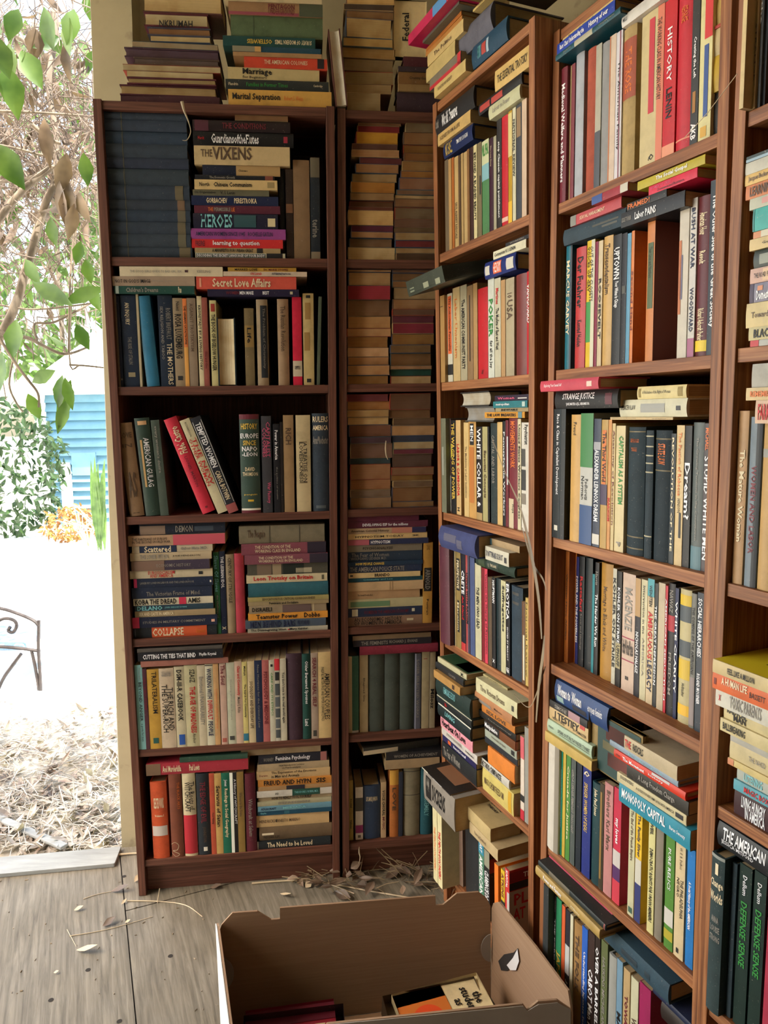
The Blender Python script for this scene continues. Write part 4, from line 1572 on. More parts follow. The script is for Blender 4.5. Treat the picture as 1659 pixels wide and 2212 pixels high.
stack('A', 2, 'pile', '''
1090 1146 514 524 26262a p|s20,80,40 WORKERS
1064 1135 530 552 d0ccb0 p|k5,70,40 Communists V. I. LENIN
1046 1112 556 583 1c2c6c h|#c8c4b8 3,18,20,75|#d8602c 30,56,15,85|w32,54,50 HENRY|#c8c4b8 72,94,15,80''', rest='row', w=.0)
row('A', 3, '''
953 963 904 6c705c p|#94988a 30,60,20,60
964 972 905 5c4444 p|#a4a49c 60,98,10,90
973 984 908 242424 p|y3,85,60 THE WAGING OF POWER|#cc3 25,40,0,20|!WAGING
985 995 908 c8a874 p|r25,80,45 LABOR & CAMBODIA|k92,96,40 H
1002 1012 913 ccb078 p|d25,80,35 The Machinists in Labor Institutions
1012 1028 911 c49858 p|#b87438 26,84,10,75|#222 2,24,20,75|w4,20,35 MEN|!MEN
1029 1041 922 221e1c p|w2,77,60 WHITE COLLAR|w80,86,50 &|#a88c5c 92,100|!COLLAR
1042 1053 922 a8a070 p|d25,75,50 Essential Concepts
1053 1057 922 1c1c1e p
1058 1073 914 2c3838 c|s12,60,35 CAPITAL AND LABOR
1074 1085 912 c8aa70 p
1086 1092 910 242426 p|w10,90,60 Pennsylvania Workers
1092 1098 908 6c2c34 p|#c4c8c8 15,60,50,95
1099 1117 903 702c34 p|o3,45,50 MOVEMENTS WORK|#c8b898 73,100,0,60|k78,86,30 Hope
1118 1125 905 c8c0a0 p|k5,90,60 United States Workers Congress
1126 1146 913 ccc8bc p|#50504c 24,40,0,45|#3c3c3c 43,62,0,50|#80786c 65,75,0,50|k2,20,40 Psychiatrist|!Psychiatrist''', w=.012)
stack('A', 3, 'right pile', '''
1068 1144 853 866 2c2034 p|#c8c4c0 70,95,30,50|p10,60,40 Women
1066 1143 866 881 2c747c p|w10,50,40 metropolitan|#b0c4bc 86,94,15,85
1070 1143 881 889 9c8c68 p|k20,70,50 INEVITABLE
1045 1131 890 903 cc9034 p|k6,80,45 THE LAW BREAKERS|#58808c 85,94|!LAW''', rest='row', w=.0)
stack('A', 3, 'left pile', '''
994 1056 846 877 c0bcac h f #2c2a28
1006 1065 878 903 9c9c98 h f #4a4a48''', rest='row', w=.0)
row('A', 4, '''
944 967 1182 562c38 h
969 975 1186 2c2c2c p
976 984 1184 b8a478 p|d20,50,40 SONIA
985 995 1185 8c7848 p|#24221e 10,42,15,85|#24221e 52,84,30,70|c12,40,40 PERSPECTIVE|c54,82,25 Marxism
996 1005 1194 22222c p|w18,42,62 CRETE|#b83434 92,100|r44,68,40 An Island|!CRETE
1006 1014 1200 a04c4c p|k18,70,50 LIVING WITH RACISM|#3c3c50 0,100,60,100|!LIVING
1015 1025 1205 4a567c p
1026 1039 1219 bcb898 p|k24,68,40 THE MEN WHO LEAD
1040 1053 1228 78242c p|#c8344c 0,100,60,100|k5,90,25,80 Vietnam the Shaping of Revolution|!Vietnam
1054 1062 1248 5c4c3c p
1063 1070 1248 242426 p|w3,28,60 HAUPTMANN|w90,95,50 X|!HAUPTMANN
1071 1081 1250 1c2c30 h
1082 1092 1255 bcb890 p|k5,55,50 Suffragettes|!Suffragettes
1093 1101 1258 202024 p|w2,40,70 EROTICA|w48,84,30 EDITED BY MARGOT|w92,97,60 LEF|!EROTICA
1102 1126 1268 2c3c48 c|#40403c 6,9,15,75|#40403c 16,19,15,75
1127 1134 1300 644834 p|#ccc4a8 40,95,40,90
1135 1141 1292 c4a860 p|k5,90,35 National Review''', w=.002, w2=.012)
stack('A', 4, 'right pile', '''
1052 1124 1170 1188 ac9470 p d2|#4c7484 0,18
1048 1100 1187 1208 c8c4b0 p|n4,76,40 DO NOT TURN AND GO SHOOT|#3c3c3c 82,92,20,60
1025 1107 1214 1236 26382c v|#3c4c34 8,24|#8a8a78 33,37,20,60|#2c3c34 30,60|c40,56,25 THE LAWS''', rest='row', w=-.004)
stack('A', 4, 'left pile', '''
946 1023 1147 1185 3c4470 v D19|#5c5c70 16,50,40,75|#5c5c70 52,66,20,60''', rest='row', w=-.03)
stack('A', 5, 'left stack', '''
946 1007 1438 1449 b8b490 p d-1.5|R:#2c5034 2,98,4,98|R:#54584c 50,94,10,60|k80,90,50 x
941 1001 1449 1464 26282a h|s50,75,30 COOPER
938 995 1466 1484 ac844c p|#3c2c20 72,80,20,75
942 1016 1486 1526 22322f h D16|t25,60,30,55 REMARKABLE RECORD
942 1016 1528 1544 1e2426 h D16|r25,32,40 Life|#a8a890 0,100,88,100
944 1016 1546 1570 1e2a2c h D16|t25,55,30,60 LIVING|#c8c8b8 0,100,92,100
950 1020 1571 1594 dc94a0 p|k5,80,52 Heartbeat On Love|!Love
953 1031 1601 1616 c0bcb4 p|s15,60,40 JUDITH ROSSNER|k70,92,25 Intimate
957 1031 1617 1632 262450 p|w35,72,40 How to Be Yourself|#c85c2c 18,27,20,80|!Yourself
955 1029 1632 1652 222628 p|s6,56,48 The Fear of Women|!Fear''', w=.0)
stack('A', 5, 'right stack', '''
1044 1096 1474 1488 b4a878 p d2|d20,80,40 Parables
1029 1117 1491 1513 c8c49c p|d12,72,35 Three Victorian Dreams|#3c3c34 88,93,30,65|!Victorian
1026 1107 1519 1541 b07c54 h|#88847c 3,45,8,45|k55,75,18 Madonna
1040 1110 1546 1558 b87434 p|d15,75,50 SEX LOVE
1032 1112 1559 1576 222220 p|s30,90,22 Psychopathology
1047 1113 1579 1596 6c4024 p|#1c1a18 0,50|w2,45,60 Manipulative|!Manipulative
1046 1114 1598 1616 98a090 p|d22,68,20 THE WORKS OF YEATS|#222 84,94,20,75
1045 1114 1616 1629 242a30 p
1055 1112 1633 1642 d07c34 p
1030 1101 1656 1679 c0bcb0 h D17|k14,78,55 THE THIRD CHIMPANZEE|#3c3028 0,11|R:#221e1c 0,100,0,100|R:w20,90,30,80 EYE ON|!CHIMPANZEE
1043 1111 1686 1714 c4b468 p|d8,70,28 MASOCHISM FREEDOM|#c49828 84,94,5,95''', w=.0)
row('A', 5, '''
1124 1132 1592 ccc0b0 p|#c85c64 0,26|#222 70,78|#b42434 88,100
1133 1142 1572 8c8c84 p''', w=.01)
row('A', 6, '''
935 944 1741 ccc498 p|o28,85,35 THE PENTAGON PAPERS|!PENTAGON
945 954 1741 ccc498 p|r32,90,45 THE PENTAGON PAPERS|!PENTAGON''', w=-.045)
row('A', 6, '''
957 966 1750 b8b084 h D13
967 976 1755 c4b890 p|k12,60,50 The Winter
977 996 1772 8c7464 h
1000 1033 1762 242628 h|R:c5,60,56,68 CO|R:#7a2420 10,60,20,40|!CO
1034 1045 1818 4c7c64 p|#2c84a0 0,18|#b8503c 76,100|w3,15,45 ART|w20,75,55 AMERICAN|!AMERICAN
1046 1057 1838 222224 p|#8c8c78 0,24|w30,92,70 CLARENCE DARROW|R:#7c1c24 0,100,70,90
1068 1076 1868 e0782c p
1082 1090 1880 d0b030 p|#222 45,100|m5,40,55 ATKINS
1091 1100 1878 c03434 p|#c8c0b8 30,100,50,100|w2,25,40 KAPITAL|R:#c0b8b0 0,100,2,72|R:#8c1c28 0,100,84,97|R:#1c2028 0,100,73,83|R:w30,80,87,94 The Soul|R:r10,90,52,68 PL OF|R:r8,85,32,48 AT LAST''', w=.004)
stack('A', 6, 'left pile', '''
913 973 1678 1690 22201e p D15|w40,72,50 CHANGE|w20,38,25 WIND OF|#c8c4b0 0,22|R:#8c6448 15,80,20,70|!CHANGE
913 981 1693 1741 847e74 p D15|k30,72,45 DICKENS|#1e1c1a 8,26,15,85|#b8b4a8 10,20,40,80|!DICKENS''', rest='row', w=-.055)
stack('A', 6, 'right pile', '''
1003 1060 1763 1785 b8a474 p|R:k20,60,72,82 CAPITAL|R:k24,60,56,66 THEORY|!CAPITAL
1015 1076 1805 1830 b4a078 p D13|d20,60,30 Power and Sisterhood''', rest='free', w=-.03)
stack('A', 0, 'left stack', '''
881 975 22 44 b42450 m d-4|#4c84b8 60,90,0,100
911 990 44 64 5c5c50 m d-2
920 998 64 73 a8642c m
920 998 73 81 b0783c m
924 1001 79 95 c4ac74 p|d20,70,30 The Politics
919 983 118 136 bca870 p
928 994 140 158 787060 p|#b82c34 0,100,0,30|#b82c34 90,100
938 1005 157 190 c4ac70 p|d12,60,25 THE NATURE AND NECESSITY''', w=-.012)
stack('A', 0, 'right stack', '''
1059 1190 -24 22 6c5234 h f #3a2c22
1020 1055 4 34 bca464 p d-1|k30,80,40 ASIA
985 1058 36 66 5c5c68 v D18
1017 1091 66 104 1c4058 h D18|#a83c34 30,42,25,75|t18,28,50 NEW HISTORY|#a0b4c0 44,50,20,80''', w=-.004)

# ---- right bookcase
row('B', 1, '''
1207 1222 149 6c2430 h|w12,85,50 Medieval Welfare and Planners|!Welfare
1223 1232 147 b09870 p
1232 1240 140 7c3c44 p
1241 1258 117 a4a8b0 h
1266 1284 106 a4503c c
1285 1297 98 a8a494 p|#4c5058 60,100
1298 1313 93 8c8c8c h
1315 1328 78 c8b4a0 p|#c8784c 0,100,0,15
1329 1342 70 c8c4c8 p|k20,80,35 The American Family|#8c4c5c 0,100,60,75
1343 1370 60 a89060 c|#9c4c34 8,48|o14,44,45 THE ROSE
1383 1431 25 c0b084 p|#bc3440 5,66,38,62|#d0785c 0,100,74,100|k8,60,16,82 THE WORKING CLASS IN AMERICAN HISTORY|k93,97,20,55 Q
1433 1459 0 b8242c p|w18,52,35 HISTORY|k56,75,40 LENIN|#d89070 92,100|!HISTORY
1461 1492 -12 b82c38 h|o8,18,40 GEORGE|#d88c70 92,93
1493 1509 -10 343434 p|w28,55,40 Creating the Left|#9c6c2c 64,78,30,70|w85,96,60 AKB|!Left
1511 1537 -18 ccc490 p|#c83030 0,32,40,100|#34508c 36,84,40,75|#c89c40 90,97,20,70''', w=.012)
stack('B', 1, 'inner stack', '''
1538 1572 -10 52 b89c58 p d1 D12
1538 1572 52 58 a83c34 p d1 D12
1538 1572 58 116 b8a478 p d1 D12
1538 1572 116 194 b09028 p d1 D12
1537 1572 194 262 28241e p d1 D12''')
stack('B', 1, 'left pile', '''
1213 1332 16 42 d0b474 h|k12,60,40 Theories of a History of|!Theories
1205 1332 48 65 24409c p|w6,50,50 Race Class Understanding the|w58,90,50 History of our|!Understanding
1199 1339 67 97 1c4c58 h|#a8a48c 32,60|s14,26,25 NORTH|s70,92,22 UNCERTAIN''', rest='row', w=.0)
stack('B', 1, 'right pile', '''
1340 1440 -2 26 c8c4bc h|k4,14,30 MILLS''', rest='row', w=.0)
row('B', 2, '''
1220 1233 532 1c6474 h|c12,72,45 MARCUS GARVEY|#1c2a38 0,100,80,100
1241 1262 535 b43c3c h|k8,50,50 Der Fuehrer|k60,82,40 Konrad Heiden|!Fuehrer
1266 1283 520 d0b030 p|#3c8c44 48,80,0,60|#c8c4a8 0,100,60,100|k5,48,36,62 OUT OF THE CLOSETS|k5,40,26,25 VOICES OF GAY|!CLOSETS
1284 1290 523 7c243c p
1291 1300 521 c4b494 p|k30,78,50 ROOSEVELT
1301 1320 511 c09c60 h|d6,45,40 Transcendentalism|d6,40,22,25 in New England
1322 1340 508 222222 p|w10,34,60 UPTOWN|w36,56,50 Poor Whites in Chicago|!UPTOWN
1341 1352 505 202024 p|#4c4c44 40,46,20,80
1353 1361 505 5c90ac p
1362 1368 500 cc7c44 p|m30,75,50 Second Hand
1396 1412 480 c07840 p|#4c5c38 15,62,15,85|k18,40,35 Their Lives and Numbers|R:#6c2c1c 0,100,0,100|R:#2c3c20 40,100,28,98|R:#8c7850 50,96,36,92
1465 1485 455 c0b8a8 p|#b87048 20,70,0,30|#64647c 30,60,20,45
1488 1502 430 c0bcb4 p|n6,44,50 BUSH AT WAR|n56,84,50 WOODWARD|#9c5c7c 88,100|!BUSH
1504 1528 425 582024 h|c10,24,60 American Hour|c34,42,50 Revolt|c70,90,50 Richard Ashcraft Parker|#d8bc2c 90,97
1530 1551 390 30383e p|w8,84,55 The Other Side of the Great Society|#5c6c74 0,100,80,100|!Society''', w=.012)
stack('B', 2, 'left pile', '''
1279 1358 408 428 983038 m d-1|#34508c 0,30|#c0bcac 80,100
1232 1342 446 470 b44c50 p|#84847c 0,12|c20,70,30 SEXUAL HARASSMENT|!HARASSMENT
1214 1346 472 516 34444e c D15|#4c4c44 50,90,50,62|#4c4c44 65,88,30,42''', rest='row', w=.0)
stack('B', 2, 'right pile', '''
1377 1522 363 383 b0a028 p|w30,76,50 The Social Gospel|!Gospel
1399 1504 382 404 cc2440 p|p4,48,30,68 WOMEN OF CRISIS|k20,75,26,30 Dominance and Resistance
1355 1440 424 442 262420 p|o3,60,62 FRAMED!|!FRAMED
1342 1479 436 458 222224 p|w24,58,45 Labor PAINS|s2,18,25 LESLIE TURNER|!PAINS''', rest='row', w=-.004)
row('B', 3, '''
1190 1219 884 202628 p|w4,66,28,40 Race & Class in Capitalist Development|#c8c4b4 90,94,20,50|#34444c 0,100,60,63|!Capitalist
1230 1251 896 c09858 h|k6,16,25 Freud
1252 1279 893 b4b4ac p|#3c7c44 0,41|#34507c 70,100|k48,66,22,25 Norman|k50,66,22,55 Podhoretz
1281 1296 905 3c4454 p|#9c9ca0 18,24|w24,80,55 ALEXANDER LENNOX DREAM|#ccc8bc 90,98
1297 1311 907 b09054 p|#cc7030 8,50,20,80|k10,48,50 The Third World|#443850 50,66|!World
1312 1319 907 c48c54 p|r60,78,50 MARXISM
1320 1327 915 c4b080 p|m5,80,50 Anatomy of Revolution
1328 1348 920 ccbc90 p|g8,62,40,60 CAPITALISM AS A SYSTEM|s92,96,40 P|!SYSTEM
1350 1386 923 26343a v|#6c6040 3,4|#6c6040 85,86|#6c6040 94,95|o9,12,45 ADVANCED|o16,19,30 LAW
1391 1407 930 2c383e v|#b0a888 4,5|#b0a888 12,13|#b0a888 19,20|#b0a888 25,26|#b0a888 32,33|#b0a888 82,83
1409 1444 930 222e34 v|#6c6040 6,7|#6c6040 30,31|o10,26,40 STATE LAW
1447 1457 937 2c3436 p|c3,90,40 REVOLUTION OF THE
1458 1475 919 c8b080 p|#222 62,80,55,80|o5,50,35 The Passion of Rebecca|k52,62,30 HINSON
1476 1491 920 242424 p|w26,66,70 Dream?|!Dream
1493 1516 913 58605e h|#5c7c84 84,100|s10,80,22 The Growing Tensions in the Constitution
1518 1533 915 4c4648 p|w22,92,62 STUPID WHITE MEN|o3,18,50 MICHAEL|!STUPID''', w=.004, w2=.018)
stack('B', 3, 'left pile', '''
1166 1292 817 841 c04454 h d-2.5|w8,40,30 Exploring Your Sexual Self|#d8c0b0 82,90,25,70|!Exploring
1196 1334 843 885 222222 h D16|w14,66,40,65 STRANGE JUSTICE|w20,58,18,25 JANE MAYER & JILL ABRAMSON|#5c2c34 82,92,20,80|!JUSTICE''', rest='row', w=.006)
stack('B', 3, 'right pile', '''
1375 1481 833 860 d0c088 h|k12,70,30 A Vindication of the Rights of Woman|#8c7838 3,8,15,85|#8c7838 84,93,15,85|!Vindication
1337 1483 862 902 c8c4a8 h D17|k3,26,25,55 SPENCER KLAW|#9c9c94 34,70,25,75|#3c3c3c 86,92,35,60
1318 1454 904 922 c0a878 p|k3,44,20,60 Women's Diaries|k70,90,20,40 Schlissel''', rest='row', w=.01)
row('B', 4, '''
1216 1228 1190 b4682c p|d20,80,40 Women Have Always
1229 1238 1190 c8782c p|c10,80,30 Women Women Women
1239 1249 1202 282c68 p|w18,80,60 POWER AND THE POWERLESS|!POWERLESS
1250 1261 1202 242628 p|r18,50,50 Rastafari|s52,85,30 Roots and Ideology|!Rastafari
1262 1277 1205 1e2628 h
1278 1283 1240 2c8088 p
1284 1292 1215 2c2c2c p|w28,75,60 The Harder We Run|s8,20,60 Harris|!Harder
1295 1320 1217 a87c34 h|d20,76,36,42 Marriage in Black and White|!Marriage
1322 1330 1228 bcb8a4 p|k8,85,60 KOHLER ON STRIKE
1331 1341 1234 24221e p|#a0946c 62,84|w14,62,50 KOHLER ON STRIKE|k64,82,60 UPHOFF
1343 1370 1239 c4ac98 p|s12,48,50 McKENZIE|^k56,69,75 British^Political^Parties|#98344c 54,55|#98344c 73,74|#3c342c 87,90,35,60|!Parties
1371 1382 1249 2c2c30 p|#b08c5c 0,32|w45,80,50 NICHOLAS HALASZ
1383 1396 1252 c4bc98 p|k5,45,30 Intervention in the|s48,80,25 AMERICA
1397 1411 1250 c8b490 p|#4c9ca4 0,14,0,100|r26,64,60,50 AMBIGUOUS|n65,90,60 LEGACY|k5,22,40 WEINSTEIN|!LEGACY
1412 1419 1260 343838 p|w18,82,60 THE GREAT DEPRESSION|!DEPRESSION
1420 1434 1259 b8a88c p
1435 1440 1265 b82c38 p|w10,90,50 AMERICAN SEDUCTION
1441 1455 1260 28282a h|#a82430 24,36|s5,22,50 NAWAZ|s52,84,40 FREEDOM|!FREEDOM
1456 1463 1270 242c4c p|w10,80,60 WHITE CLARITY
1465 1489 1273 b8ac80 h|#d0b030 4,12|#4c5458 12,24|#4c5458 38,50|#d0b03c 52,67|#e0b030 86,94|k70,80,25 Hofstadter
1490 1501 1282 74746c h|k10,60,40 THE COMING OF THE AMERICANS|#8c807c 62,98
1503 1517 1280 343c44 p|w4,46,55 SOCIAL HIERARCHIES|w58,80,45 ROLAND MOUSNIER|!HIERARCHIES''', w=.05, w2=.025)
row('B', 5, '''
1176 1204 1600 c4beb0 h|#8c8474 0,100,70,100
1206 1214 1612 1c8c70 p|t20,75,40 Female Sexuality
1215 1221 1620 b89c3c p
1222 1231 1630 4c8038 p|c10,80,50 Crusade for Justice|!Justice
1232 1242 1638 4c5450 p|s10,70,45 GERDA LERNER FEMINIST THOUGHT
1244 1255 1645 1e262e p
1257 1275 1652 243074 p|y16,60,38,45 SPEAKER: WOMEN OF IDEAS|c5,10,60 Q|!IDEAS
1277 1293 1690 1c3c40 h|c6,32,45 John Paul Jones
1294 1303 1692 3c3424 p|#8c6c34 8,90,20,60
1304 1322 1692 b47c78 p|d6,60,38 Brothers Karl Marx
1324 1340 1702 b82c44 p|#c0b8b0 54,68|#4c2458 68,80|#c03444 80,100|w26,48,50 my loves
1357 1370 1737 bcb894 p|d5,50,45 The End of the French Empire|#3c5c4c 92,97,20,80|!Empire
1372 1385 1747 d8b030 p|#c4c0b0 44,66|#2c3468 66,100|n5,42,50 The Family Silver|!Silver
1399 1413 1767 c8c084 p|k26,90,42 DEMOCRATIC RIGHTS FOR UNION MEMBERS|k3,14,40 WEIL|!DEMOCRATIC
1414 1430 1777 807868 h
1436 1455 1792 508034 p|#c4c0b4 66,80|#a89c2c 84,92|w15,50,30 PURE RELICS
1457 1478 1807 c8b48c p|k34,66,26,72 THE PHILADELPHIA|k34,50,22,35 NEGRO|d8,26,20,60 W. E. B. DuBois|#222 92,96,30,55|!PHILADELPHIA
1482 1499 1832 2470b0 p|w28,68,40,40 A Social History of the AMERICAN''', w=.006, w2=.012)
stack('B', 5, 'left pile', '''
1197 1312 1499 1533 2c4470 h D14|w6,54,42,62 Woman to Woman|#8ca8a4 4,18,8,34|#34343c 36,62,8,32|w66,92,38,55 european feminists|!Woman
1189 1269 1534 1549 2c2c2c p|#a07c80 52,82|s15,48,50 SIMONE
1187 1271 1550 1580 c4a878 p|k16,78,52,60 I TESTIFY|k10,42,20,22 HERE I STAND|k64,96,20,28 BUCKMASTER|#b83c34 80,92,70,100|!TESTIFY
1181 1275 1583 1610 a4b89c h|k26,96,25,55 SPEAK OUT IN THUNDER TONES|k4,16,16 STERLING|#222 28,96,28,32|!THUNDER
1176 1276 1612 1625 b89c54 p''', rest='row', w=.0)
stack('B', 5, 'right pile', '''
1347 1463 1622 1648 b4a484 p D15|r2,14,50 THE|k18,38,48 RADICALS|R:d20,70,55,80 THE|RADICALS|!RADICALS
1314 1463 1643 1660 8494a0 h D15|t30,80,25 Reports
1326 1480 1665 1690 cc3c28 h D15|w14,46,42 The Movement|k4,10,25 1968|w52,72,30 history|#b0aca8 56,80,70,100|!Movement
1354 1485 1693 1708 2c2a24 p D14|s20,80,50 A Long Freedom Charge
1334 1481 1714 1741 c0b48c p D15|k6,26,28,70 DISSENTERS|k30,84,25,55 A GUIDE FOR REFORM OF NORTH AMERICA|#222 86,96,30,75|!GUIDE
1338 1494 1742 1772 2c8498 p D15|w5,68,45,58 MONOPOLY CAPITAL|w74,94,22 Baran Sweezy|!MONOPOLY''', rest='row', w=-.002)
row('B', 6, '''
1168 1183 1910 343838 p|#c83034 60,100,20,80
1184 1196 1925 222222 p|w20,95,55 THE FOREIGN POLICY|s4,14,40 ALASKA|!FOREIGN
1198 1211 1940 2c7c54 p|y45,95,75 JAPAN INC|!JAPAN
1212 1219 1955 c85c34 p
1220 1229 1965 2c2c34 p|#bcbcb8 30,55|w60,90,50 JAPAN|!JAPAN
1230 1236 1975 c4c0a4 p
1237 1254 1992 947040 c|d10,60,40 THE FOLK
1255 1267 2002 2c5cb0 p|w20,90,40 Understanding Japanese Society|!Japanese
1268 1282 2012 3a2c28 p|w30,95,60 CABOT Man Power|!Man
1283 1294 2022 2c2420 p|w8,70,55 OVER A BARREL|r78,100,60 LAST|!BARREL
1296 1310 2032 5c6440 p|s12,80,40 HASKINS MICHELANGELO
1312 1328 2062 94948c h|m60,90,35 MADMAN
1330 1342 2072 6c8ca0 p|k40,98,60 MAO'S CHINA|!CHINA
1344 1358 2092 b09468 p|m20,90,40 TOWARDS FREEDOM
1360 1376 2112 bcb898 p|d30,98,60 WORLD DEVELOPMENT|!WORLD
1378 1402 2127 902450 p|w40,98,60,60 THE WAY|!WAY''', w=.01)
stack('B', 6, 'right pile', '''
1302 1443 2061 2103 2c4450 c D16|#24343c 30,55,30,60|#24343c 66,74,30,60''', rest='free', w=.0)
stack('B', 6, 'left pile', '''
1184 1319 1903 1912 b84c5c m
1163 1309 1911 1939 242c2c h d-1.5|#5c5440 18,50|#b0544c 98,99
1156 1297 1939 1959 a88c50 h d-2.5|w14,44,52 Power and Fantasy|c58,72,28 Williams|!Power''', rest='free', w=.0)

# ---- bookcase cut off by the edge of the frame
row('C', 1, '''
1597 1611 -60 c8b07c p d-2.4
1612 1619 -60 a88858 p|d40,80,50 STRANGE
1620 1646 -60 54565a h|w14,40,60,40 Tithe
1648 1656 -50 24262a p''', w=.01)
stack('C', 2, 'stack', '''
1610 1720 318 332 34403e p|#8ca4b0 0,100,0,45
1612 1720 334 346 b8b4a4 p
1611 1715 362 384 cca860 p|d8,50,50 Jacques Becker
1612 1715 386 414 c07444 p|d10,60,62 LEARNING|!LEARNING
1620 1715 416 440 b0b09c p|#c48c84 30,55,30,80
1628 1715 440 490 3ca098 p|#34807c 0,4
1626 1715 490 506 c4845c p|#c8c0a8 20,100
1618 1715 506 530 c8b07c p|k30,70,20 Gender
1624 1715 531 572 38403c h|#8c9084 15,60,20,75
1619 1715 572 605 c09c8c p|k10,55,30 THE ROAD FROM|#d0b08c 30,60,10,90
1617 1715 605 646 787484 p|#3c2c44 0,9|w16,50,45,35 Domestic|#c8845c 18,30,60,85|!Domestic
1608 1715 648 702 c8b480 p|d12,60,22 Toward an|!Toward
1616 1715 702 730 b8ac7c p|k12,55,60 BLACK|!BLACK
1619 1715 731 746 a8a8a0 p|#b43034 0,20''', w=.004)
row('C', 3, '''
1587 1609 888 b08c64 h|c22,75,40,60 The Mature Woman
1613 1639 901 6c7880 h|#2c3034 0,100,60,100|m28,80,40 WOMEN AND LABOR
1641 1676 915 b08c54 h|#8c8c84 15,20''', w=.01)
stack('C', 3, 'pile', '''
1621 1715 783 834 a09c90 p
1612 1715 836 861 c4ac7c p|o10,60,40 REMEMBER
1633 1715 864 899 c8a88c p|r8,40,62 FARM|!FARM''', rest='row', w=.0)
stack('C', 4, 'stack', '''
1539 1670 1448 1471 c4b080 p D15 d-1.5|k26,70,40 FEEL LIKE A MILLION|R:#f0d428 1,99,1,99|R:k52,98,30,75 FEEL|A MIL|!FEEL
1537 1670 1478 1504 d06434 p d-1.5|c16,58,40,68 A HUMAN LIFE|k62,86,30 BASSETT|#7c2c1c 3,7,30,70
1545 1670 1510 1536 ccc8b8 p d-1|s26,80,60 TOXIC PARENTS|r6,10,30 x|!TOXIC
1565 1670 1542 1574 c8b888 p|k8,50,40,70 RADICAL|k22,48,40,30 MAN|!RADICAL
1557 1670 1575 1602 c8b888 p|k6,50,50 BALLBREAKING|!BALLBREAKING
1578 1670 1606 1618 a8a498 p
1576 1670 1622 1656 c4b488 p|s46,84,26 THE NAKED|!NAKED
1574 1670 1660 1674 c8b478 p|#c8845c 0,14
1590 1670 1679 1703 a8acA0 p|t20,70,60 LISTENING
1586 1670 1704 1727 5c9ca8 p|r28,90,50 MAGIC BOX
1584 1670 1727 1750 3c2428 p|w20,80,40,65 LIVING HUNGRY|w30,80,40,25 IN AMERICA|!LIVING''', w=.006)
row('C', 5, '''
1523 1558 1842 2c3c3c c|^c5,12,20 I|^c15,21,85 Change|^c23,29,82 Worlds|^s38,42,48 ANNA|^s44,48,62 LOUISE|^s50,54,66 STRONG|#8c9088 0,2|!Change
1561 1585 1856 34444c c
1590 1617 1866 182c26 p|w6,18,30 Dellum|g22,62,45 DEFENSE SENSE|!DEFENSE
1621 1648 1881 182c26 p|w6,18,30 Dellum|g22,62,45 DEFENSE SENSE|!DEFENSE
1653 1680 1895 a03044 p''', w=.01)
stack('C', 5, 'pile', '''
1547 1680 1815 1862 26282a h D16|w10,80,42,65 THE AMERICAN|w8,62,20,28 JESSICA MITFORD|!AMERICAN''', rest='row', w=.0)

stack('B', 6, 'lower pile', """
1408 1500 2178 2200 242c44 h d1
1425 1500 2200 2240 2c2420 h d1""", rest='free', w=.0)


# ------------------------------------------------------------------ cardboard box
M_CARD = mat_noise('brown_cardboard', (.30, .185, .105, 1), (.36, .23, .135, 1), 5, .85, .15, stretch=(1, 1, 40), bd=.001)
M_CARDW = mat_noise('white_cardboard', (.72, .71, .68, 1), (.78, .77, .74, 1), 8, .6, .05)
M_CARDG = mat_noise('grey_cardboard', (.30, .26, .22, 1), (.35, .31, .26, 1), 8, .8, .05)
bo = empty('cardboard_box', (-.02, 1.28, 0))
tag(bo, 'open brown cardboard box with notched walls standing on the plywood floor', 'box')
BO = bo.location.copy()
FL, FR, NR, NL = Vector((-.357, 1.375, 0)), Vector((.223, 1.454, 0)), Vector((.324, 1.168, 0)), Vector((-.272, 1.11, 0))


def panel(name, a, b, prof, m, off=0.0, th=.004, holes=None):
    """A corrugated wall panel: outline prof in (s along a-b, z)."""
    d = (b - a).normalized()
    n = Vector((-d.y, d.x, 0))
    k = len(prof)
    V = [a + d * s + n * off + Vector((0, 0, z)) for s, z in prof] + [a + d * s + n * (off + th) + Vector((0, 0, z)) for s, z in prof]
    F = [tuple(range(k)), tuple(range(k, 2 * k))[::-1]] + [(i, (i + 1) % k, (i + 1) % k + k, i + k) for i in range(k)]
    return link_mesh(name, V, F, m, bo, BO)


far = [(0, .002), (.585, .002), (.583, .225), (.576, .242), (.556, .262), (.507, .264), (.477, .241), (.461, .241), (.46, .264), (.127, .274), (.126, .249), (.108, .249), (.08, .272), (.029, .274), (.006, .25), (0, .235)]
panel('back_wall', FL, FR, far, M_CARD)
near = [(0, .002), (.6, .002), (.597, .232), (.572, .253), (.537, .254), (.517, .238), (.509, .252), (.16, .249), (.15, .226), (.12, .226), (.09, .248), (.03, .248), (.003, .23)]
panel('front_wall', NL, NR, near, M_CARD, .0)
panel('outer_facing', NL, NR, [(s, min(z, .249)) for s, z in near], M_CARDG, -.002, .0015)
Lr = (NR - FR).length
# end wall with a hand hole: outline with the hole bridged in
hole = [(.035, .12), (.06, .155), (.10, .19), (.118, .214), (.112, .178), (.075, .128), (.048, .108)]
endp = [(0, .002), (Lr, .002), (Lr, .225), (Lr - .012, .259), (.18, .263), (.033, .258), (.008, .238), (0, .22)]
panel('end_wall', FR, NR, endp, M_CARD)
panel('end_wall', FL, NL, [(0, .002), (.278, .002), (.278, .255), (.03, .27), (0, .255)], M_CARD, -.004)
panel('white_facing', FL, NL, [(0, .002), (.278, .002), (.278, .255), (.03, .27), (0, .255)], M_CARDW, -.0065, .0015)
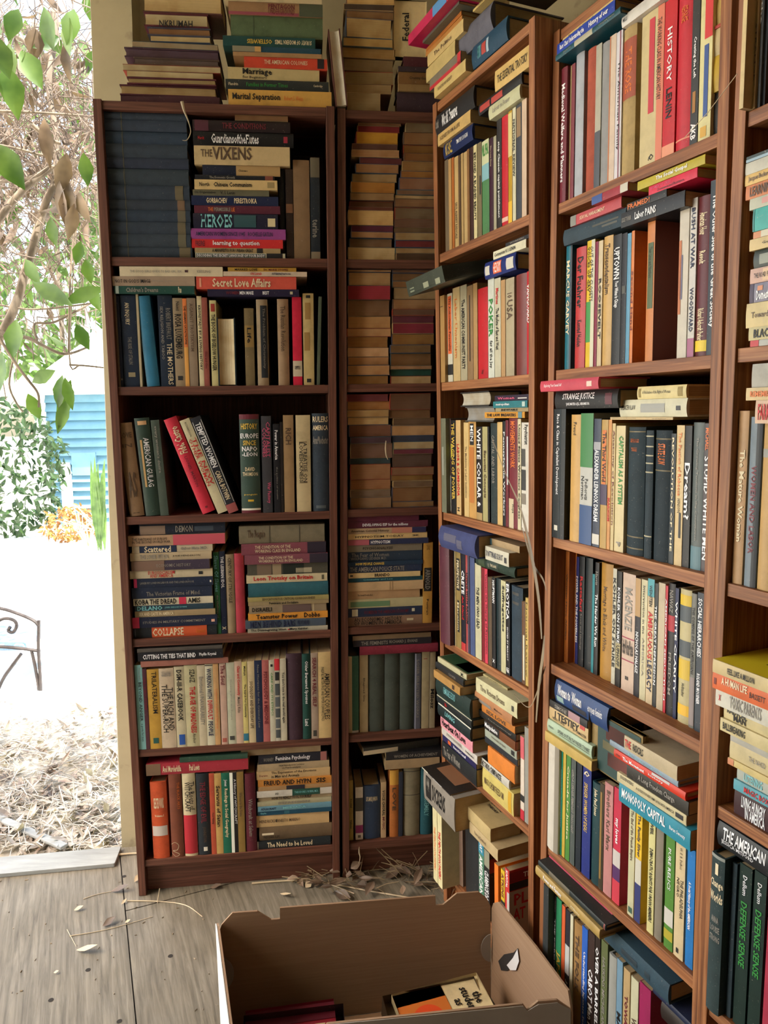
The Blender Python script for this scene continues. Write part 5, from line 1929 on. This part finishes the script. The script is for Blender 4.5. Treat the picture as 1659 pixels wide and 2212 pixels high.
# hand hole seen as a dark slot with a folded white flap behind it
d = (NR - FR).normalized()
n = Vector((-d.y, d.x, 0))
if n.x > 0:
    n = -n
V = [FR + d * s + n * .0012 + Vector((0, 0, z)) for s, z in hole]
V = [v + n * .0006 for v in V]
link_mesh('hand_hole', V, [tuple(range(len(V)))], M_DARK, bo, BO)
V = [FR + d * s + n * .0035 + Vector((0, 0, z)) for s, z in [(.075, .142), (.1, .178), (.118, .212), (.125, .19), (.113, .16), (.09, .142)]]
link_mesh('hole_flap', V, [tuple(range(len(V)))], M_CARDW, bo, BO)


def tab(a, dirv, nrm, s, z, r, a0, a1):
    pts = [a + dirv * s + Vector((0, 0, z))] if False else []
    for i in range(13):
        t = R(a0 + (a1 - a0) * i / 12)
        pts.append(a + dirv * (s + r * math.cos(t)) + nrm * .0055 + Vector((0, 0, z + r * 1.5 * math.sin(t))))
    q = [p + nrm * .0015 for p in pts]
    k = len(pts)
    link_mesh('locking_tab', pts + q, [tuple(range(k)), tuple(range(k, 2 * k))[::-1]] + [(i, (i + 1) % k, (i + 1) % k + k, i + k) for i in range(k)], M_CARDG, bo, BO)


d1 = (FR - FL).normalized()
n1 = Vector((d1.y, -d1.x, 0))
tab(FL, d1, n1, .003, .142, .024, -90, 90)
tab(FL, d1, n1, .582, .13, .022, 90, 270)
V = [FL + Vector((.004, -.004, .004)), FR + Vector((-.004, -.004, .004)), NR + Vector((-.004, .004, .004)), NL + Vector((.004, .004, .004))]
V += [v + Vector((0, 0, -.003)) for v in V]
link_mesh('bottom_panel', V, [(0, 1, 2, 3), (7, 6, 5, 4), (0, 4, 5, 1), (1, 5, 6, 2), (2, 6, 7, 3), (3, 7, 4, 0)], M_CARD, bo, BO)

ID = Case((0, 0), 0, 0, 0, 1, [0], 1, 1.0, 'box')


def boxbook(org, yaw, T, H, D, col, kind, label, ex, pages='#c8b48c'):
    cy, sy = math.cos(R(yaw)), math.sin(R(yaw))
    b = Book(ID, org, (0, 0, 1), (cy, sy, 0), (sy, -cy, 0), T, H, D, rgb(col), kind, rgb(pages), label, 'books lying in the cardboard box', True)
    b.extras(ex)
    return b


boxbook((-.035, 1.345, .006), 6, .044, .21, .145, '2c4c58', 'h', 'dark blue hardcover at the bottom of the pile in the cardboard box', [])
boxbook((-.022, 1.352, .0505), 14, .044, .2, .13, '4c3c2c', 'h', 'dark brown hardcover under the orange and cream paperback in the box', [])
b = boxbook((.0, 1.341, .095), 17, .014, .19, .108, 'd8c89c', 'p', 'orange and cream paperback with a red disc lying in the cardboard box',
            ['R:#c8702c 0,100,0,56', 'R:#7c3c1c 0,30,30,56', 'R:#a8501c 0,30,0,30', 'R:k22,84,62,94 the|student|as'])
V = []
for i in range(28):
    t = 2 * PI * i / 28
    V.append(b.W(b.T + .0012, b.H * .3 + .031 * math.sin(t), b.D * .68 + .031 * math.cos(t)))
link_mesh('red_disc', V, [tuple(range(28))], M_INK, b.root, b.origin, rgb('d84c20'))
boxbook((-.3, 1.325, .006), 7.8, .07, .2, .14, '3c2c30', 'h', 'dark hardcover under the red book in the cardboard box', [])
boxbook((-.298, 1.325, .0765), 9, .014, .18, .125, '942838', 'p', 'crimson paperback with cream script lying in the near corner of the box', ['R:c38,92,30,88 Pla|All|Co', 'R:#5c1828 0,34,0,100'])

# ------------------------------------------------------------------ leaning books seen face on
cB = CASES['B']


def cover_book(cs, quad, T, w, col, kind, label, ex, group):
    """A book standing with its front cover to the room: quad = (xL, xR, yT, yB) of the cover."""
    xL, xR, yT, yB = quad
    xm, ym = (xL + xR) / 2, (yT + yB) / 2
    zt, zb = cs.uz(xm, yT, w)[1], cs.uz(xm, yB, w)[1]
    u0, u1 = cs.uz(xL, ym, w)[0], cs.uz(xR, ym, w)[0]
    b = Book(cs, (u0, w + T, zb), (0, -1, 0), (0, 0, 1), (1, 0, 0), T, zt - zb, u1 - u0, rgb(col, cs.k), kind, rgb('#c4ac80'), label, group, True)
    b.extras(ex)
    return b


cover_book(cB, (1272, 1388, 1558, 1690), .012, .004, '8a7448', 'h', 'old hardcover with dark green cover turned outwards above the fifth shelf row, right bookcase',
           ['R:#1c3c38 18,97,4,96', 'R:#6c342c 34,70,62,88', 'R:#6c342c 38,74,20,42', 'R:#7c7450 28,60,44,58'], 'books leaning with covers outwards')
cover_book(CASES['N'], (849, 921, 2, 126), .014, .03, 'b0a078', 'p', 'cream paperback on top of corner bookcase with cover lettered Federal turned sideways',
           ['R:#c4b488 0,8,0,100'], 'books leaning with covers outwards')
V0, F0, _ = text_mesh('Federal', True)
cN = CASES['N']
fed = bpy.data.objects[[o.name for o in COL.objects if o.get('label', '').startswith('cream paperback on top of corner')][0]]


def on_front(cs, x, y, w):
    u, z = cs.uz(x, y, w)
    return cs.P(u, w, z)


for s, x0, x1, yb, yt in (('Federal', 869, 884, 88, 28), ('D', 892, 907, 97, 88)):
    V0, F0, _ = text_mesh(s, True)
    link_mesh('cover_lettering', [on_front(cN, x0 + (x1 - x0) * (1 - q), yb + (yt - yb) * p, .0285) for p, q in V0], F0, M_INK, fed, fed.location.copy(), rgb('#1a1a1a'))

# pencilled name on the fore edge of a book on the doorway bookcase
nk = next(o for o in COL.objects if o.get('label', '').startswith(('cream hardcover with page edges out, second', 'beige hardcover with page edges out, second', 'tan hardcover with page edges out, second')) and 'top' in o['group'] and 'doorway' in o['group'])
V0, F0, _ = text_mesh('NKRUMAH', True)
link_mesh('edge_lettering', [on_front(CASES['L'], 344 + 72 * p, 58 - 15 * q + 2 * p, .0265) for p, q in V0], F0, M_INK, nk, nk.location.copy(), rgb('#1a1a1a'))

# film paperback drooping out of the middle bookcase
cs = CASES['A']
th = R(24)
u0, u1 = cs.uz(905, 630, -.05)[0], cs.uz(1000, 600, -.03)[0]
zb = cs.uz(945, 632, -.05)[1]
T = .024
ec = (0.12, math.cos(th), math.sin(th) * .55)
L_ = math.sqrt(sum(x * x for x in ec))
ec = tuple(x / L_ for x in ec)
b = Book(cs, (.01, -.075, zb + .004), (0, -.3, .95), (1, 0, .02), ec, T, .185, .15, rgb('3c4238', cs.k), 'p', rgb('#b8a888'),
         'thick grey-green paperback drooping out over the edge of the middle bookcase second shelf', 'loose books pushed in sideways', False)
b.extras(['#7c8470 8,20,30,45', '#7c8470 8,20,60,72', '#8c9078 46,60,20,70', '#8c9078 78,90,10,60', 'R:#8c8c70 30,70,30,45', 'R:#8c8c70 40,90,55,64', 'R:#5c6450 5,30,10,80'])

# ------------------------------------------------------------------ dry palm blade beside the middle bookcase


def ribbon(pts, widths, nrm, fold=.25):
    P_ = smooth_path(pts, 6)
    N = len(P_)
    V, F = [], []
    for i, p in enumerate(P_):
        t = i / (N - 1) * (len(widths) - 1)
        k = min(int(t), len(widths) - 2)
        w_ = widths[k] + (widths[k + 1] - widths[k]) * (t - k)
        d = (P_[min(i + 1, N - 1)] - P_[max(i - 1, 0)]).normalized()
        s = d.cross(nrm).normalized()
        V += [p - s * w_ / 2, p + nrm * w_ * fold, p + s * w_ / 2, p + nrm * (w_ * fold - .0012)]
    for i in range(N - 1):
        a = i * 4
        F += [(a, a + 1, a + 5, a + 4), (a + 1, a + 2, a + 6, a + 5), (a + 2, a + 3, a + 7, a + 6), (a + 3, a, a + 4, a + 7)]
    return V, F


nF = -nA
palm = None
M_PALM = mat_leaf('dry_palm', (.13, .092, .048, 1), (.27, .2, .11, 1), 0)
for name, pts_, wd in (('palm_blade', [(1062, 944), (1095, 1030), (1125, 1100), (1148, 1200), (1163, 1290), (1170, 1380)], [.002, .003, .006, .011, .009, .004]),
                       ('blade_tip', [(1128, 1140), (1150, 1215), (1172, 1250), (1180, 1275)], [.003, .006, .005, .002]),
                       ('lower_blade', [(1176, 1372), (1172, 1420), (1164, 1480), (1158, 1560)], [.003, .009, .008, .004]),
                       ('stalk', [(1178, 1440), (1162, 1490), (1142, 1528), (1110, 1500)], [.003, .003, .002, .001])):
    P3 = []
    for i, (x, y) in enumerate(pts_):
        wv = -.03 - .004 * i
        u, z = cs.uz(x, y, wv)
        P3.append(cs.P(u, wv, z))
    V, F = ribbon(P3, wd, nF)
    if palm is None:
        palm = link_mesh(name, V, F, M_PALM, origin=P3[-1], smooth=1)
        tag(palm, 'long dry palm blade hanging between the middle and right bookcases', 'dry palm leaf')
    else:
        link_mesh(name, V, F, M_PALM, palm, palm.location.copy(), smooth=1)

# small dry curls caught on the shelves
for ck, pts_, wd, lb in (('L', [(393, 219), (398, 240), (407, 262), (412, 285), (404, 302), (394, 303)], [.008, .004, .002, .002, .001], 'curled dry twig hanging over the stack of dark blue volumes'),
                         ('N', [(834, 952), (833, 970), (835, 985), (838, 993)], [.003, .004, .004, .001], 'pale dry leaf strip caught between the corner bookcase paperback stacks'),
                         ('N', [(776, 1829), (776, 1842), (778, 1852), (775, 1866)], [.001, .004, .003, .001], 'dry pod hanging below the lowest shelf of the corner bookcase'),
                         ('L', [(370, 1824), (378, 1820), (386, 1826), (383, 1836), (374, 1838), (388, 1845), (380, 1850), (372, 1842)], [.0012, .0015, .0015, .001], 'pale looped string caught on the brown hardcover')):
    cs2 = CASES[ck]
    P3 = []
    for x, y in pts_:
        u, z = cs2.uz(x, y, -.012)
        P3.append(cs2.P(u, -.012, z))
    V, F = ribbon(P3, wd, -nL)
    tag(link_mesh('dry_curl', V, F, M_STRAW, origin=P3[0], smooth=1), lb, 'dry plant scrap')

# cobweb thread
u, z = CASES['B'].uz(1480, 296, -.02)
a = CASES['B'].P(u, -.02, z)
u, z = CASES['C'].uz(1592, 160, -.02)
b_ = CASES['C'].P(u, -.02, z)
tag(link_mesh('cobweb_thread', *tube([a, (a + b_) / 2 + Vector((0, 0, -.004)), b_], .0005, 5), M_STRAW, origin=a), 'single cobweb thread stretched between the right bookcase and its neighbour', 'cobweb')

# ------------------------------------------------------------------ leaves and stalks on the plywood
LV = [((240, 1925), 8, .05, .018, 'curled brown leaf by the foot of the doorway bookcase'), ((222, 2000), 40, .035, .02, 'crumpled brown leaf lying halfway between bookcase and box'), ((165, 2052), -6, .06, .016, 'long pale dry leaf nearest the plywood scratch'),
      ((160, 1966), 20, .024, .012, 'small pale leaf flake left of the long stem'), ((262, 1953), 60, .018, .008, 'tiny dry leaf beside the floor seam'), ((116, 2101), 10, .012, .007, 'tiny cream leaf crumb on the plywood'),
      ((290, 1905), 70, .03, .016, 'pale crumpled leaf against the bookcase side'), ((455, 1917), 0, .03, .016, 'brown leaf under the bookcase plinth'), ((10, 1862), 170, .07, .02, 'rust brown leaf on the threshold board'),
      ((270, 1993), 30, .014, .008, 'small tan leaf flake on the floor seam'), ((660, 1917), 50, .022, .02, 'pale leaf scrap under the straw stalk'), ((605, 1930), -30, .04, .01, 'narrow tan leaf in front of the plinth')]
for (px, py), a, L_, wd, lb in LV:
    c = at_z(px, py, .004)
    t = R(a)
    V, F = leaf_geo(c, Vector((math.cos(t), math.sin(t), .12)), Vector((.2, -.25, 1)), L_, wd, -.25)
    V += [v + Vector((0, 0, -.0006)) for v in V]
    k = len(V) // 2
    tag(link_mesh('dry_leaf', V, F + [tuple(i + k for i in f) for f in F], M_DRY if 'brown' in lb else M_STRAW, origin=c, smooth=1.2), lb, 'dry leaf', 'dry leaves scattered on the plywood floor')
SK = [([(544, 1908), (640, 1902), (720, 1910), (800, 1925), (905, 1942)], .003, 'long pale straw stalk lying in front of the corner bookcase'),
      ([(275, 1946), (340, 1947), (400, 1955), (437, 1980)], .0016, 'thin bent straw near the doorway bookcase foot'), ([(340, 1950), (343, 1918)], .0014, 'short upright straw crossing the thin bent straw'),
      ([(150, 2022), (230, 2008), (330, 1980)], .0012, 'straight dry stem crossing the plywood seam'), ([(180, 1942), (210, 1932), (240, 1926)], .0012, 'thin stem of the curled brown leaf'),
      ([(145, 2008), (165, 2045)], .0009, 'short dark twig above the long pale leaf'), ([(860, 1850), (890, 1890), (930, 1925)], .0016, 'pale straw leaning into the corner debris'), ([(765, 1930), (690, 1900), (655, 1880)], .0016, 'straw lying across the long stalk'),
      ([(180, 1858), (260, 1846), (298, 1843)], .004, 'tan stalk lying along the threshold at the post')]
for pts_, r, lb in SK:
    P3 = smooth_path([at_z(x, y, r + .0005) for x, y in pts_], 5)
    if 'upright' in lb:
        P3 = [at_z(*pts_[0], .002), at_z(*pts_[0], .002) + Vector((.005, .01, .035))]
    tag(link_mesh('straw_stalk', *tube(P3, r, 6, r * .6), M_STRAW, origin=P3[0], smooth=1), lb, 'straw', 'straw stalks on the plywood floor')
A, B2 = Acc(), Acc()
for i in range(150):
    px, py = random.uniform(640, 1000), random.gauss(1892, 18)
    c = at_z(px, min(py, 1925), random.uniform(.001, .03))
    d = Vector((random.gauss(0, 1), random.gauss(0, .7), random.gauss(0, .3))).normalized()
    if i % 3:
        A.add(tube([c, c + d * .03 + Vector((0, 0, .004)), c + d * random.uniform(.04, .12)], random.uniform(.0005, .0013), 4))
    else:
        B2.add(leaf_geo(c, d, Vector((random.gauss(0, .4), -.4, 1)), random.uniform(.025, .06), random.uniform(.012, .03), random.uniform(-.4, .4)))
for o_ in range(70):
    c = at_z(random.uniform(-40, 520), random.uniform(1880, 2200), .0012)
    d = Vector((random.gauss(0, 1), random.gauss(0, 1), 0)).normalized() * random.uniform(.002, .009)
    A.add(tube([c, c + d], random.uniform(.0006, .0016), 4))
tag(link_mesh('straw_debris', A.V, A.F, M_PALM, origin=(0, 1.85, 0)), 'broken straw and crumbs heaped on the floor in the corner', 'debris', kind='stuff')
tag(link_mesh('leaf_debris', B2.V, B2.F, M_DRY, origin=(0, 1.85, 0)), 'brown leaf fragments heaped on the floor in the corner', 'debris', kind='stuff')
